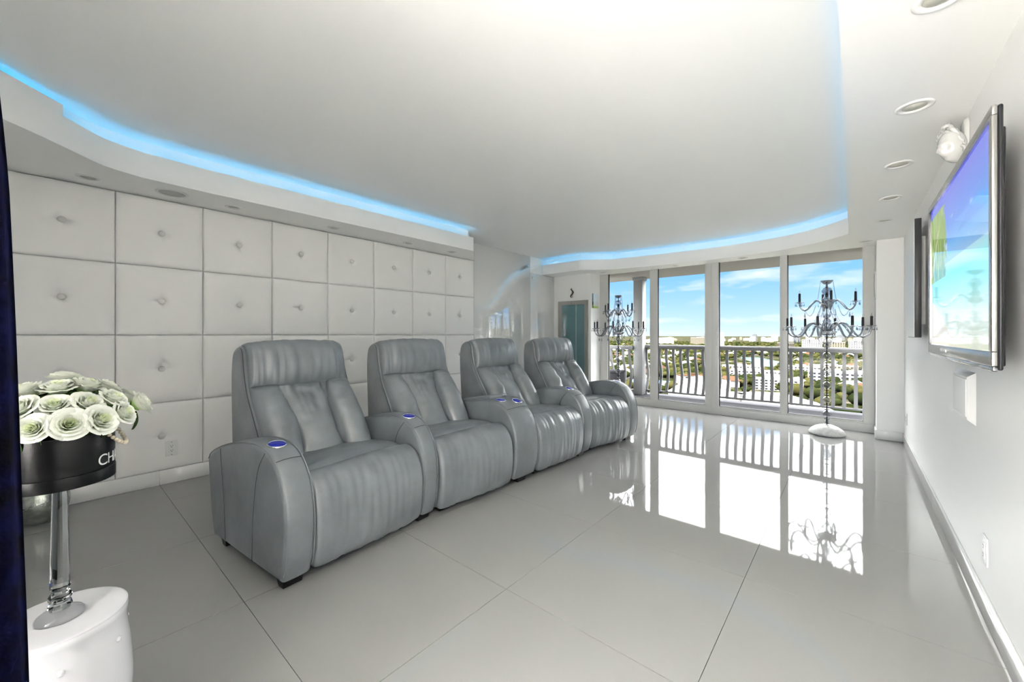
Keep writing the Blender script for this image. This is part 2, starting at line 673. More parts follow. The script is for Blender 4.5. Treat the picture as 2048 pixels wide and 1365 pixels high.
# ------------------------------------------------------------------ window wall
win = struct(empty('window_1'))
ZB, ZT = .098, ZS + .012
MB().box(-3.352, .198, YW - .03, YW + .12, -.01, ZB).build('sill', FRAME, win, bevel=.004)
MB().box(-3.352, .198, YW - .012, YW + .05, ZB, ZB + .022).build('track', FRAME, win, bevel=.002)
posts = [(-3.352, -3.20), (-2.465, -2.345), (-1.645, -1.555), (-1.555, -1.462), (-.725, -.648), (.092, .198)]
for a, b_ in posts:
    dpt = .0 if a > -1.6 and a < -1.5 else -.012
    MB().box(a, b_ - .0015, YW - .04 - dpt, YW + .05, ZB, ZT).build('mullion', FRAME, win, bevel=.004)
panes = [(-3.20, -2.465), (-2.345, -1.645), (-1.462, -.725), (-.648, .092)]
for a, b_ in panes:
    MB().box(a, b_, YW + .004, YW + .009, ZB + .02, ZT).build('pane', PANE, win)
    MB().box(a, a + .008, YW - .004, YW + .02, ZB + .02, ZT).build('gasket', GASKET, win)
    MB().box(b_ - .006, b_, YW - .004, YW + .02, ZB + .02, ZT).build('bead', FRAME, win)
    MB().box(a, b_, YW - .008, YW + .02, ZB + .020, ZB + .028).build('rail', GASKET, win)
# pulls on the overlapping doors
for x in (-1.63, -1.475):
    MB().tube([(x, YW - .052, 1.0), (x, YW - .075, 1.02), (x, YW - .08, 1.09), (x, YW - .075, 1.16), (x, YW - .052, 1.18)], .006, 8).build('pull_handle', FRAME, win, smooth=True)

# ------------------------------------------------------------------ balcony
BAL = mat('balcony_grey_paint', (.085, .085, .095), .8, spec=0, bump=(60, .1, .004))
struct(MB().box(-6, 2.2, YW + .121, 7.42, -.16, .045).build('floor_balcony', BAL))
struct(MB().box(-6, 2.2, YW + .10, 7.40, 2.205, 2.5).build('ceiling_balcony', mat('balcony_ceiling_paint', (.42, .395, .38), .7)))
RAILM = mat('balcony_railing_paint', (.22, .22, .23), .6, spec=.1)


def baluster_me():
    prof = []
    for k in range(15):
        t = k / 14
        z = .115 + t * .79
        bulge = .085 * (sin(pi * min(1, (t) / .72)) ** 1.3 if t < .72 else -.12 * sin(pi * (t - .72) / .28))
        prof.append((bulge, z))
    b = MB()
    V, F = [], []
    for o, z in prof:
        for sx, sy in ((-1, -1), (1, -1), (1, 1), (-1, 1)):
            V.append((sx * .021, o + sy * .016, z))
    for i in range(len(prof) - 1):
        for k in range(4):
            F.append((i * 4 + k, i * 4 + (k + 1) % 4, i * 4 + 4 + (k + 1) % 4, i * 4 + 4 + k))
    F += [(3, 2, 1, 0), tuple(range(len(V) - 4, len(V)))]
    m = b.add(V, F).mesh('baluster')
    m.materials.append(RAILM)
    return m


bal_me = baluster_me()


def railing(x0, x1, y, lab, dz=0):
    e = empty('balcony_railing', (x0, y, .045))
    tag(e, lab, 'railing')
    L = x1 - x0
    V, F = [], []
    P = [(-.065, .87), (-.065, .915), (-.045, .938), (.045, .938), (.065, .915), (.065, .87)]
    for x in (0, L):
        V += [(x, a, z - .045 + dz) for a, z in P]
    F = [(i, (i + 1) % 6, 6 + (i + 1) % 6, 6 + i) for i in range(6)] + [tuple(range(5, -1, -1)), tuple(range(6, 12))]
    MB().add(V, F).build('handrail', RAILM, e, bevel=.004)
    MB().box(0, L, -.02, .02, .055, .085).build('bottom_rail', RAILM, e, bevel=.003)
    k = int(L / .1225)
    for i in range(k + 1):
        use('baluster', bal_me, e, (.03 + i * .1225, 0, -.045 + dz * .5))
    for px_ in (0.02, L - .02):
        MB().box(px_ - .02, px_ + .02, -.02, .02, 0, .06).build('foot', RAILM, e)


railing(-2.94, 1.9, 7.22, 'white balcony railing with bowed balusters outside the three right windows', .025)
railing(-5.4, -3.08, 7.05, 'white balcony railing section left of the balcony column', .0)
bc = empty('balcony_column', (-3.0, 7.12, .045))
tag(bc, 'square white balcony column seen through the leftmost window', 'column')
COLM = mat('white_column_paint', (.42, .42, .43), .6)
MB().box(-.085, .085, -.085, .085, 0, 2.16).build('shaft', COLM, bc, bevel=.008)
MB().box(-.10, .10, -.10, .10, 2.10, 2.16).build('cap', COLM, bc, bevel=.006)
bench = empty('balcony_box', (-3.40, 6.86, .045))
tag(bench, 'low white box on the balcony behind the left chandelier stand', 'box')
MB().box(-.20, .16, -.14, .14, .03, .40).build('body', BAL, bench, bevel=.012)
MB().box(-.215, .175, -.155, .155, .40, .44).build('lid', BAL, bench, bevel=.01)
MB().box(-.18, .14, -.12, .12, 0, .03).build('plinth', BAL, bench)

# ================================================================== recliners
def leather():
    m = mat('grey_leather', (.16, .175, .18), .34, spec=.85, coat=.1)
    t = m.node_tree
    b = t.nodes['Principled BSDF']
    tcn = t.nodes.new('ShaderNodeTexCoord')
    n1 = t.nodes.new('ShaderNodeTexNoise')
    n1.inputs['Scale'].default_value = 5
    n1.inputs['Detail'].default_value = 5
    t.links.new(tcn.outputs['Object'], n1.inputs['Vector'])
    r = t.nodes.new('ShaderNodeValToRGB')
    r.color_ramp.elements[0].position = .32
    r.color_ramp.elements[1].position = .70
    r.color_ramp.elements[0].color = (.135, .150, .163, 1)
    r.color_ramp.elements[1].color = (.19, .212, .229, 1)
    t.links.new(n1.outputs['Fac'], r.inputs[0])
    t.links.new(r.outputs[0], b.inputs['Base Color'])
    n2 = t.nodes.new('ShaderNodeTexVoronoi')
    n2.inputs['Scale'].default_value = 330
    t.links.new(tcn.outputs['Object'], n2.inputs['Vector'])
    n3 = t.nodes.new('ShaderNodeTexNoise')
    n3.inputs['Scale'].default_value = 16
    n3.inputs['Detail'].default_value = 4
    t.links.new(tcn.outputs['Object'], n3.inputs['Vector'])
    ad = t.nodes.new('ShaderNodeMath')
    ad.operation = 'MULTIPLY_ADD'
    ad.inputs[1].default_value = .10
    t.links.new(n2.outputs['Distance'], ad.inputs[0])
    t.links.new(n3.outputs['Fac'], ad.inputs[2])
    bp = t.nodes.new('ShaderNodeBump')
    bp.inputs['Strength'].default_value = .35
    bp.inputs['Distance'].default_value = .006
    t.links.new(ad.outputs[0], bp.inputs['Height'])
    t.links.new(bp.outputs[0], b.inputs['Normal'])
    return m


LEA = leather()
STITCH = mat('dark_stitching', (.06, .066, .07), .6)
FOOT = mat('dark_wood_foot', (.012, .009, .008), .35)
CUPB = mat('blue_lit_cup', (.01, .015, .12), .25, emit=((.02, .03, .9), .06))


def catmull(P, k=6, closed=False):
    n = len(P)
    out = []
    rng = range(n if closed else n - 1)
    for i in rng:
        g = lambda j: Vector(P[j % n] if closed else P[max(0, min(n - 1, j))])
        p0, p1, p2, p3 = g(i - 1), g(i), g(i + 1), g(i + 2)
        for s in range(k):
            t = s / k
            out.append(.5 * ((2 * p1) + (-p0 + p2) * t + (2 * p0 - 5 * p1 + 4 * p2 - p3) * t * t + (-p0 + 3 * p1 - 3 * p2 + p3) * t ** 3))
    if not closed:
        out.append(Vector(P[-1]))
    return out


def pillow_extrude(prof, w, r, crown=0, ns=6, nmid=8, fn=None):
    """prof: closed loop of (x,z), counter-clockwise; extruded along y from 0 to w with rounded rims"""
    n = len(prof)
    P = [Vector(p) for p in prof]
    N = []
    for i in range(n):
        t = (P[(i + 1) % n] - P[i - 1]).normalized()
        N.append(Vector((t.y, -t.x)))
    ys, ins = [], []
    for k in range(ns):
        a = pi / 2 * k / ns
        ys.append(r * (1 - cos(a))); ins.append(r * (1 - sin(a)))
    for k in range(nmid + 1):
        ys.append(r + (w - 2 * r) * k / nmid); ins.append(0)
    for k in range(ns - 1, -1, -1):
        a = pi / 2 * k / ns
        ys.append(w - r * (1 - cos(a))); ins.append(r * (1 - sin(a)))
    V, F = [], []
    for y, d in zip(ys, ins):
        s = 2 * y / w - 1
        c = crown * (1 - s * s)
        for p, q in zip(P, N):
            z = p - q * d
            z = z + q * c
            v = Vector((z.x, y, z.y))
            if fn:
                v = fn(v, s, q)
            V.append(v)
    L = len(ys)
    for j in range(L - 1):
        for i in range(n):
            k = (i + 1) % n
            F.append((j * n + i, j * n + k, (j + 1) * n + k, (j + 1) * n + i))
    for j in (0, L - 1):     # fan caps
        c = sum((Vector(V[j * n + i]) for i in range(n)), Vector()) / n
        V.append(c)
        k = len(V) - 1
        F += [(k, j * n + i, j * n + (i + 1) % n) for i in range(n)]
    return MB().add(V, F)


ARM = [(-.02, .05), (.012, .14), (.024, .27), (.016, .38), (-.012, .47), (-.06, .545), (-.13, .597), (-.23, .622),
       (-.36, .620), (-.50, .598), (-.64, .563), (-.77, .518), (-.84, .482), (-.862, .452), (-.857, .40), (-.825, .20), (-.785, .07), (-.765, .05)]


def arm_profile():
    top = catmull([(p[0], p[1]) for p in ARM[:13]], 5)
    rear = catmull([(p[0], p[1]) for p in ARM[13:]], 4)
    bot = [(-.6, .05), (-.4, .05), (-.2, .05), (-.06, .05)]
    return [tuple(p) for p in top] + [tuple(p) for p in rear] + bot


def arm_part(parent, y0, w, cups=((-.20, .5),), wedge=0, outer=(True, True), name='armrest'):
    prof = arm_profile()
    def fn(v, s, q):
        c = v.y - w / 2
        return Vector((v.x, w / 2 + c * (1 + wedge * (-v.x)), v.z))
    a = pillow_extrude(prof, w, .022, crown=.004, ns=5, nmid=5, fn=fn).build(name, LEA, parent, angle=radians(50), loc=(0, y0, 0))
    # piping along both upper rims
    for k, yy in enumerate((.010, w - .010)):
        path = [Vector((p[0], w / 2 + (yy - w / 2) * (1 + wedge * (-p[0])), p[1])) for p in prof[2:62]]
        path = [p + Vector((0, (-.004 if k == 0 else .004), 0)) for p in path]
        MB().tube([(p.x, p.y, p.z) for p in path], .0032, 6).build('piping', LEA, a, smooth=True)
    # stitched seams on the side faces
    for k, yy in enumerate((-.0006, w + .0006)):
        if not outer[k]:
            continue
        for pts in ([(-.165, .600), (-.24, .50), (-.285, .30), (-.30, .06)], [(-.68, .540), (-.66, .42), (-.63, .25), (-.615, .07)]):
            path = [(p.x, w / 2 + (yy - w / 2) * (1 + wedge * (-p.x)), p.y) for p in catmull(pts, 6)]
            MB().tube(path, .0016, 5).build('seam', STITCH, a, smooth=True)
    # cross seam over the front roll
    path = [(-.085, .012 + (w - .024) * t, .571 + .005 * sin(pi * t)) for t in [i / 8 for i in range(9)]]
    MB().tube(path, .0016, 5).build('seam', STITCH, a, smooth=True)
    for cx, cf in cups:
        # height and slope of the arm top at cx
        best = [p for p in prof if p[1] > .4]
        z = None
        for p, q in zip(best[:-1], best[1:]):
            if (p[0] - cx) * (q[0] - cx) <= 0:
                z = p[1] + (q[1] - p[1]) * ((cx - p[0]) / (q[0] - p[0] + 1e-9)); sl = (q[1] - p[1]) / (q[0] - p[0] + 1e-9)
                break
        c = MB()
        c.lathe([(.036, .0), (.037, .004), (.041, .005), (.044, .002), (.044, -.004), (.036, -.004)], 28)
        o = c.build('cup_holder_ring', CHROME, a, smooth=True, loc=(cx, w * cf, z + .0045))
        o.rotation_euler = (0, -math.atan(sl), 0)
        o2 = MB().lathe([(1e-7, -.002), (.036, -.001), (.036, .001), (1e-7, .001)], 24).build('cup_well', CUPB, a, smooth=True, loc=(cx, w * cf, z + .0062))
        o2.rotation_euler = (0, -math.atan(sl), 0)
    return a


def nz3(x, y, z):
    return noise.noise((x, y, z))


SW = .662   # seat width


def seat_meshes():
    # footrest / front roll
    fp = catmull([(-.20, .40), (-.165, .452), (-.12, .474), (-.07, .468), (-.02, .435), (.018, .37), (.032, .28), (.030, .18), (.018, .10), (-.005, .052), (-.05, .045), (-.16, .06)], 6, True)
    fp = [tuple(p) for p in fp][::-1]
    def fn(v, s, q):
        w = max(0, 1 - abs(s) ** 4)
        front = max(0, min(1, (v.x + .12) / .1))
        wr = .0065 * nz3(v.y * 15, v.z * 2.4, 1.7) + .0045 * nz3(v.y * 38, v.z * 4, 5.1)
        n = Vector((q.x, 0, q.y))
        return v + n * (wr * w * front + .010 * w * nz3(v.y * 2.4, v.z * 2.2, 9.2))
    P = fp
    area = sum(P[i][0] * P[(i + 1) % len(P)][1] - P[(i + 1) % len(P)][0] * P[i][1] for i in range(len(P)))
    if area < 0:
        P = P[::-1]
    a = pillow_extrude(P, SW, .03, crown=.012, ns=6, nmid=60, fn=fn).mesh('footrest', angle=radians(60))
    sp = catmull([(-.155, .41), (-.17, .452), (-.24, .470), (-.36, .462), (-.48, .450), (-.62, .44), (-.66, .39), (-.62, .30), (-.40, .30), (-.20, .31)], 6, True)
    P = [tuple(p) for p in sp]
    area = sum(P[i][0] * P[(i + 1) % len(P)][1] - P[(i + 1) % len(P)][0] * P[i][1] for i in range(len(P)))
    if area < 0:
        P = P[::-1]
    def fn2(v, s, q):
        w = max(0, 1 - abs(s) ** 4)
        top = max(0, q.y)
        return v + Vector((0, 0, 1)) * (top * w * (.014 * (1 - s * s) + .006 * nz3(v.x * 7, v.y * 6, 3.3) + .002 * nz3(v.x * 26, v.y * 18, 8.8)))
    b = pillow_extrude(P, SW, .03, crown=.006, ns=6, nmid=40, fn=fn2).mesh('seat_cushion', angle=radians(60))
    for m in (a, b):
        m.materials.append(LEA)
    return a, b


def back_meshes():
    out = {}
    shell = [(-.55, .08), (-.50, .30), (-.47, .42), (-.535, .53), (-.605, .635), (-.665, .72), (-.72, .80), (-.755, .88), (-.78, .97), (-.795, 1.04), (-.82, 1.073), (-.87, 1.085),
             (-.93, 1.068), (-.965, 1.02), (-.975, .90), (-.96, .70), (-.935, .45), (-.90, .20), (-.87, .08)]
    P = [tuple(p) for p in catmull(shell, 4, True)]
    area = sum(P[i][0] * P[(i + 1) % len(P)][1] - P[(i + 1) % len(P)][0] * P[i][1] for i in range(len(P)))
    if area < 0:
        P = P[::-1]
    def taper(v, s, q):
        k = 1.0 - .035 * max(0, (v.z - .5) / .58)
        return Vector((v.x, SW / 2 + (v.y - SW / 2) * k, v.z))
    out['back_shell'] = pillow_extrude(P, SW, .040, crown=.004, ns=6, nmid=10, fn=taper).mesh('back_shell', angle=radians(60))
    # front centre line of the shell: point and normal by parameter t (0 bottom .. 1 top, goes over the head)
    line = [Vector(p) for p in catmull([(-.44, .36), (-.47, .42), (-.535, .53), (-.605, .635), (-.665, .72), (-.72, .80), (-.755, .88), (-.78, .97), (-.795, 1.04), (-.82, 1.075), (-.87, 1.088)], 8)]
    acc = [0]
    for a, b in zip(line[:-1], line[1:]):
        acc.append(acc[-1] + (b - a).length)
    def at(t):
        d = max(0, min(1, t)) * acc[-1]
        for i in range(len(acc) - 1):
            if acc[i + 1] >= d:
                k = (d - acc[i]) / (acc[i + 1] - acc[i])
                p = line[i].lerp(line[i + 1], k)
                tg = (line[min(i + 2, len(line) - 1)] - line[max(i - 1, 0)]).normalized()
                return p, Vector((tg.y, -tg.x))
        return line[-1], Vector((0, 1))
    hw = SW / 2 - .016
    def half(t):
        return hw * (1 - .035 * max(0, (t - .2) / .8))
    def patch(name, s0, s1, t0, t1, hgt, wr, na=34, nb=34, pa=.42, pb=.42):
        V, F = [], []
        for j in range(nb + 1):
            b = .5 - .5 * cos(pi * j / nb)
            for i in range(na + 1):
                a = .5 - .5 * cos(pi * i / na)
                tt0 = t0(a) if callable(t0) else t0
                tt1 = t1(a) if callable(t1) else t1
                t = tt0 + (tt1 - tt0) * b
                s = s0(t) + (s1(t) - s0(t)) * a
                p, nn = at(t)
                ea = (4 * a * (1 - a)) ** pa if 0 < a < 1 else 0
                eb = (4 * b * (1 - b)) ** pb if 0 < b < 1 else 0
                h = hgt(a, b) * ea * eb - .004 + (wr(a, b, s, t) * min(1, 3 * ea * eb) if ea * eb > 0 else 0)
                V.append((p.x + nn.x * h, SW / 2 + s * half(t), p.y + nn.y * h))
        for j in range(nb):
            for i in range(na):
                k = j * (na + 1) + i
                F.append((k, k + 1, k + na + 2, k + na + 1))
        m = MB().add(V, F).mesh(name, smooth=True)
        out[name] = m
    TH = .655
    lin = lambda c: (lambda t: c)
    # head pillow
    patch('head_pillow', lin(-1), lin(1), TH - .012, .985, lambda a, b: .062 + .02 * sin(pi * b),
          lambda a, b, s, t: .012 * nz3(s * 9, t * 3, 2.2) * (1 - b) ** .5 + .015 * nz3(s * 18, t * 3.5, 7.7) * (1 - b) + .008 * nz3(s * 3, t * 3, 4.4), 64, 34, .30, .40)
    sl = lambda t: -.52 + .16 * exp(-((t - .26) / .20) ** 2) - .02
    L0 = lambda t: -(.50 - .13 * sin(pi * min(1, max(0, (TH - t) / TH)) * .9))
    patch('lumbar_cushion', L0, lambda t: -L0(t), .02, TH, lambda a, b: .036 + .040 * (1 - b) ** 1.5,
          lambda a, b, s, t: .012 * nz3(s * 3, t * 8, 3.1) + .008 * nz3(s * 5, t * 22, 6.1) * (.4 + b) + .009 * nz3(s * 12, t * 5, 1.1) * b ** 2, 40, 40, .45, .36)
    for nm, sg in (('bolster_a', -1), ('bolster_b', 1)):
        f0 = (lambda t: -1.0) if sg < 0 else (lambda t: -L0(t))
        f1 = L0 if sg < 0 else (lambda t: 1.0)
        def wrk(a, b, s, t, sg=sg):
            inner = a if sg < 0 else 1 - a
            return .020 * nz3(s * 3, t * 17 + s * 2 * sg, 5.0 + sg) * (.2 + .8 * inner) * (.3 + .7 * b) + .011 * nz3(s * 4, t * 38, 2.0 + sg) * inner * b
        patch(nm, f0, f1, .02, TH, lambda a, b: .085 + .015 * (1 - b), wrk, 30, 44, .42, .34)
    # side seam lines
    for nm, sg in (('seam_a', -1), ('seam_b', 1)):
        pth = []
        for k in range(40):
            t = .10 + .86 * k / 39
            p, nn = at(t)
            pth.append((p.x - nn.x * .012, SW / 2 + sg * (half(t) + .0135 - .002), p.y - nn.y * .012))
        out[nm] = MB().tube(pth, .0026, 5).mesh(nm, smooth=True)
    for k, m in out.items():
        m.materials.append(STITCH if k.startswith('seam') else LEA)
    return out


seat_me, cush_me = seat_meshes()
back_me = back_meshes()
foot_b = MB()
foot_b.add([(-.03, -.05, .05), (.03, -.05, .05), (.03, .05, .05), (-.03, .05, .05), (-.022, -.042, 0), (.022, -.042, 0), (.022, .042, 0), (-.022, .042, 0)],
           [(0, 1, 2, 3), (7, 6, 5, 4), (0, 4, 5, 1), (1, 5, 6, 2), (2, 6, 7, 3), (3, 7, 4, 0)])
foot_me = foot_b.mesh('foot')
foot_me.materials.append(FOOT)


def recliner(O, phi, lab, arms, feet):
    """O: world point of the seat's left front corner; arms: (y offset, width, wedge, extra turn)"""
    e = empty('recliner_chair', (O[0], O[1], 0), phi)
    tag(e, lab, 'recliner')
    use('footrest', seat_me, e)
    use('seat_cushion', cush_me, e)
    bk = use('backrest', back_me['back_shell'], e)
    for k in ('head_pillow', 'lumbar_cushion'):
        use(k, back_me[k], bk)
    use('bolster', back_me['bolster_a'], bk)
    use('bolster', back_me['bolster_b'], bk)
    use('seam', back_me['seam_a'], bk)
    use('seam', back_me['seam_b'], bk)
    for y0, w, wedge, turn in arms:
        a = arm_part(e, y0, w, wedge=wedge)
        a.rotation_euler = (0, 0, turn)
        a.location.x = .006
    MB().box(-.62, -.06, .03, SW - .03, .03, .33).build('base_frame', BLACKP, e)
    for x, y in feet:
        use('foot', foot_me, e, (x, y, 0))
    return e


recliner((-1.912, .800), .10, 'grey leather recliner nearest the camera, leftmost of the row', [(-.140, .138, 0, 0), (SW + .002, .112, .75, -.055)],
         [(-.07, -.07), (-.70, -.07), (-.07, SW + .06), (-.70, SW + .08)])
recliner((-1.962, 1.586), -.035, 'second grey leather recliner from the left, left of the wide console', [], [(-.10, .1), (-.62, .1), (-.10, .56), (-.62, .56)])
recliner((-1.918, 2.556), -.005, 'third grey leather recliner from the left, right of the wide console', [(SW + .002, .150, .75, -.05)],
         [(-.07, SW + .07), (-.70, SW + .11), (-.10, .08), (-.62, .08)])
recliner((-1.930, 3.388), -.155, 'grey leather recliner nearest the window, rightmost of the row', [(SW + .002, .135, 0, 0)],
         [(-.07, SW + .06), (-.70, SW + .06), (-.10, .08), (-.62, .08)])
# wide console in the middle
cw = .270
ce = empty('armrest_console', (-1.930, 2.272, 0), -.02)
tag(ce, 'wide grey leather armrest console with storage lid and two cup holders', 'console')
ca = arm_part(ce, 0, cw, cups=((-.21, .27), (-.15, .75)), wedge=0, outer=(False, False), name='console_body')
lid = MB().box(-.165, .165, -cw / 2 + .035, cw / 2 - .035, -.014, .014).build('storage_lid', LEA, ce, bevel=.010, loc=(-.455, cw / 2, .612))
lid.rotation_euler = (0, -.17, 0)
for x in (-.07, -.70):
    use('foot', foot_me, ce, (x, cw / 2, 0))

# ================================================================== chandelier stands
CRYS = clear_mat('crystal', (.66, .67, .69), .12, .7, (.62, .63, .65), .02, 1.6)
CRYSARM = clear_mat('crystal_arm', (.50, .51, .53), .28, .85, (.62, .63, .65), .05, 1.4)
CANDLE = mat('black_candle_sleeve', (.012, .011, .012), .4)
BULB = clear_mat('clear_bulb', (.85, .83, .78), .15, .8)
RODM = mat('black_rod', (.010, .010, .012), .25)
CRACK = mat('white_crackle_dome', (.80, .80, .79), .45, vary=(30, .72), bump=(40, .5, .01))


def bead_mesh(name, path, r, mtl, step):
    """octahedral beads strung along a path: one mesh"""
    b = MB()
    P = [Vector(p) for p in path]
    acc = 0
    for a, c in zip(P[:-1], P[1:]):
        L = (c - a).length
        t = -acc
        while t + step <= L:
            t += step
            q = a.lerp(c, t / L)
            V = [q + Vector(d) * r for d in ((1, 0, 0), (0, 1, 0), (-1, 0, 0), (0, -1, 0), (0, 0, 1.25), (0, 0, -1.25))]
            b.add(V, [(0, 1, 4), (1, 2, 4), (2, 3, 4), (3, 0, 4), (1, 0, 5), (2, 1, 5), (3, 2, 5), (0, 3, 5)])
        acc = L - t
    m = b.mesh(name)
    m.materials.append(mtl)
    return m


def drop_mesh():
    b = MB()
    b.tube([(0, 0, 0), (0, 0, -.018)], .0012, 5)
    b.lathe([(1e-7, -.018), (.005, -.023), (.0035, -.030), (.008, -.042), (.0095, -.050), (.006, -.060), (1e-7, -.066)], 6)
    m = b.mesh('crystal_drop')
    m.materials.append(CRYS)
    return m


DROP = drop_mesh()
CUP = MB().lathe([(1e-7, .0), (.012, .001), (.020, .006), (.040, .012), (.046, .018), (.044, .019), (.036, .015), (.014, .010), (.012, .022), (1e-7, .022)], 18).mesh('drip_cup', smooth=True)
CUP.materials.append(CRYS)
CND = MB().lathe([(.0125, .018), (.0125, .118), (.010, .121), (1e-7, .121)], 14).mesh('candle', angle=radians(50))
CND.materials.append(CANDLE)
BLB = MB().lathe([(1e-7, .120), (.006, .124), (.0075, .134), (.004, .150), (1e-7, .160)], 8).mesh('bulb', smooth=True)
BLB.materials.append(BULB)


def arm_tube(R, z0, up, dip, zc):
    pts = [(.02, 0, z0), (R * .18, 0, z0 + up * .55), (R * .36, 0, z0 + up), (R * .52, 0, z0 + up * .55), (R * .68, 0, dip + .02), (R * .82, 0, dip), (R * .95, 0, dip + .035), (R, 0, zc)]
    return [tuple(p) for p in catmull(pts, 6)]


def chandelier(loc, rz, lab, H=1.78):
    e = empty('candelabra_stand', (loc[0], loc[1], 0), rz)
    tag(e, lab, 'candelabra')
    k = H / 1.78
    b = MB().lathe([(1e-7, 0), (.150, 0), (.168, .012), (.170, .028), (.150, .060), (.110, .090), (.060, .110), (.026, .118), (1e-7, .118)], 40)
    b.build('base', CRACK, e, smooth=True)
    MB().lathe([(.006, .11), (.006, 1.74 * k)], 10).build('rod', RODM, e, smooth=True)
    # glass balls and discs on the stem
    zs = [(.15, .020), (.185, .026), (.235, .042), (.40, .040), (.57, .041), (.74, .042), (.91, .042), (1.02, .030), (1.075, .046)]
    for z, r in zs:
        MB().sphere(r, (0, 0, z * k), 18, 12).build('glass_ball', CRYS, e, smooth=True)
    for z in (.13, .29, .345, .46, .515, .63, .685, .80, .855, .965, 1.13):
        MB().lathe([(.006, z * k - .006), (.024, z * k - .003), (.024, z * k + .003), (.006, z * k + .006)], 14).build('collar', RODM, e, smooth=True)
    for z, r in ((1.31, .040), (1.37, .030), (1.56, .040), (1.66, .048)):
        MB().sphere(r, (0, 0, z * k), 18, 12).build('glass_ball', CRYS, e, smooth=True)
    MB().lathe([(1e-7, 1.14 * k), (.05, 1.15 * k), (.085, 1.175 * k), (.095, 1.195 * k), (.09, 1.196 * k), (.05, 1.17 * k), (1e-7, 1.165 * k)], 24).build('lower_bowl', CRYSARM, e, smooth=True)
    MB().lathe([(1e-7, 1.455 * k), (.03, 1.46 * k), (.055, 1.485 * k), (.062, 1.505 * k), (.055, 1.503 * k), (1e-7, 1.475 * k)], 20).build('upper_bowl', CRYSARM, e, smooth=True)
    MB().lathe([(1e-7, 1.735 * k), (.03, 1.74 * k), (.052, 1.765 * k), (.062, 1.78 * k), (.056, 1.78 * k), (.02, 1.755 * k), (1e-7, 1.752 * k)], 20).build('top_dish', CRYSARM, e, smooth=True)
    MB().lathe([(.02, 1.60 * k), (.014, 1.62 * k), (.010, 1.64 * k)], 10).build('collar', RODM, e, smooth=True)
    tiers = [(8, .385, 1.185 * k, .105, 1.130 * k, 1.235 * k, 0), (4, .255, 1.475 * k, .075, 1.440 * k, 1.52 * k, pi / 4 + .35)]
    for n, R, z0, up, dip, zc, ph in tiers:
        me = MB().tube(arm_tube(R, z0, up, dip, zc), .0105, 8).mesh('arm', smooth=True)
        me.materials.append(CRYSARM)
        for i in range(n):
            a = use('arm', me, e, rot=(0, 0, ph + 2 * pi * i / n))
            use('drip_cup', CUP, a, (R, 0, zc))
            use('candle', CND, a, (R, 0, zc))
            use('bulb', BLB, a, (R, 0, zc))
            for j in range(5):
                t = 2 * pi * j / 5 + .3
                use('crystal_drop', DROP, a, (R + .043 * cos(t), .043 * sin(t), zc + .016), (0, 0, t), (.75, .75, .75))
            use('crystal_drop', DROP, a, (R * .80, 0, dip - .006), (0, 0, .4), (1.15, 1.15, 1.25))
            if n == 8 and i % 2 == 0:
                use('crystal_drop', DROP, a, (.09, 0, 1.175 * k), (0, 0, 0), (1.2, 1.2, 1.3))
    # bead chains: from the top dish down to the upper arms, swags from the upper bowl to the lower arms
    for i in range(4):
        t = pi / 4 + .35 + 2 * pi * i / 4
        pt = [(.058 * cos(t), .058 * sin(t), 1.772 * k), (.075 * cos(t), .075 * sin(t), 1.62 * k), (.09 * cos(t), .09 * sin(t), 1.535 * k)]
        o = use('bead_chain', bead_mesh('bead_chain', [tuple(p) for p in catmull(pt, 6)], .0058, CRYSARM, .0135), e)
        pt = [(.10 * cos(t), .10 * sin(t), 1.50 * k), (.135 * cos(t + .15), .135 * sin(t + .15), 1.40 * k), (.18 * cos(t + .3), .18 * sin(t + .3), 1.375 * k), (.215 * cos(t + .2), .215 * sin(t + .2), 1.44 * k)]
        use('bead_chain', bead_mesh('bead_chain', [tuple(p) for p in catmull(pt, 6)], .0052, CRYSARM, .0125), e)
    for i in range(8):
        t = 2 * pi * i / 8
        pt = [(.055 * cos(t), .055 * sin(t), 1.49 * k), (.085 * cos(t), .085 * sin(t), 1.38 * k), (.14 * cos(t), .14 * sin(t), 1.265 * k)]
        use('bead_chain', bead_mesh('bead_chain', [tuple(p) for p in catmull(pt, 6)], .0048, CRYSARM, .0125), e)
    return e


chandelier((-.228, 5.82), .62, 'tall crystal candelabra floor stand with black candles in front of the right window', 1.77)
chandelier((-2.85, 5.93), .25, 'tall crystal candelabra floor stand with black candles by the left window corner', 1.775)

# ================================================================== silver framed mirror, ornament, small canvas
me_ = empty('framed_mirror', (-3.697, YD, .13))
tag(me_, 'tall narrow teal mirror in a silver frame on the short wall by the window', 'mirror')
fw, z1 = .070, 1.605
w2 = .298


def frame_side(p, q, r, s):
    # p,q outer corners; r,s inner corners (x,z)
    V = [(p[0], -.002, p[1]), (q[0], -.002, q[1]), (s[0], -.002, s[1]), (r[0], -.002, r[1]), (p[0], -.03, p[1]), (q[0], -.03, q[1]), (s[0], -.014, s[1]), (r[0], -.014, r[1])]
    return MB().add(V, [(0, 1, 2, 3), (7, 6, 5, 4), (0, 4, 5, 1), (1, 5, 6, 2), (2, 6, 7, 3), (3, 7, 4, 0)])


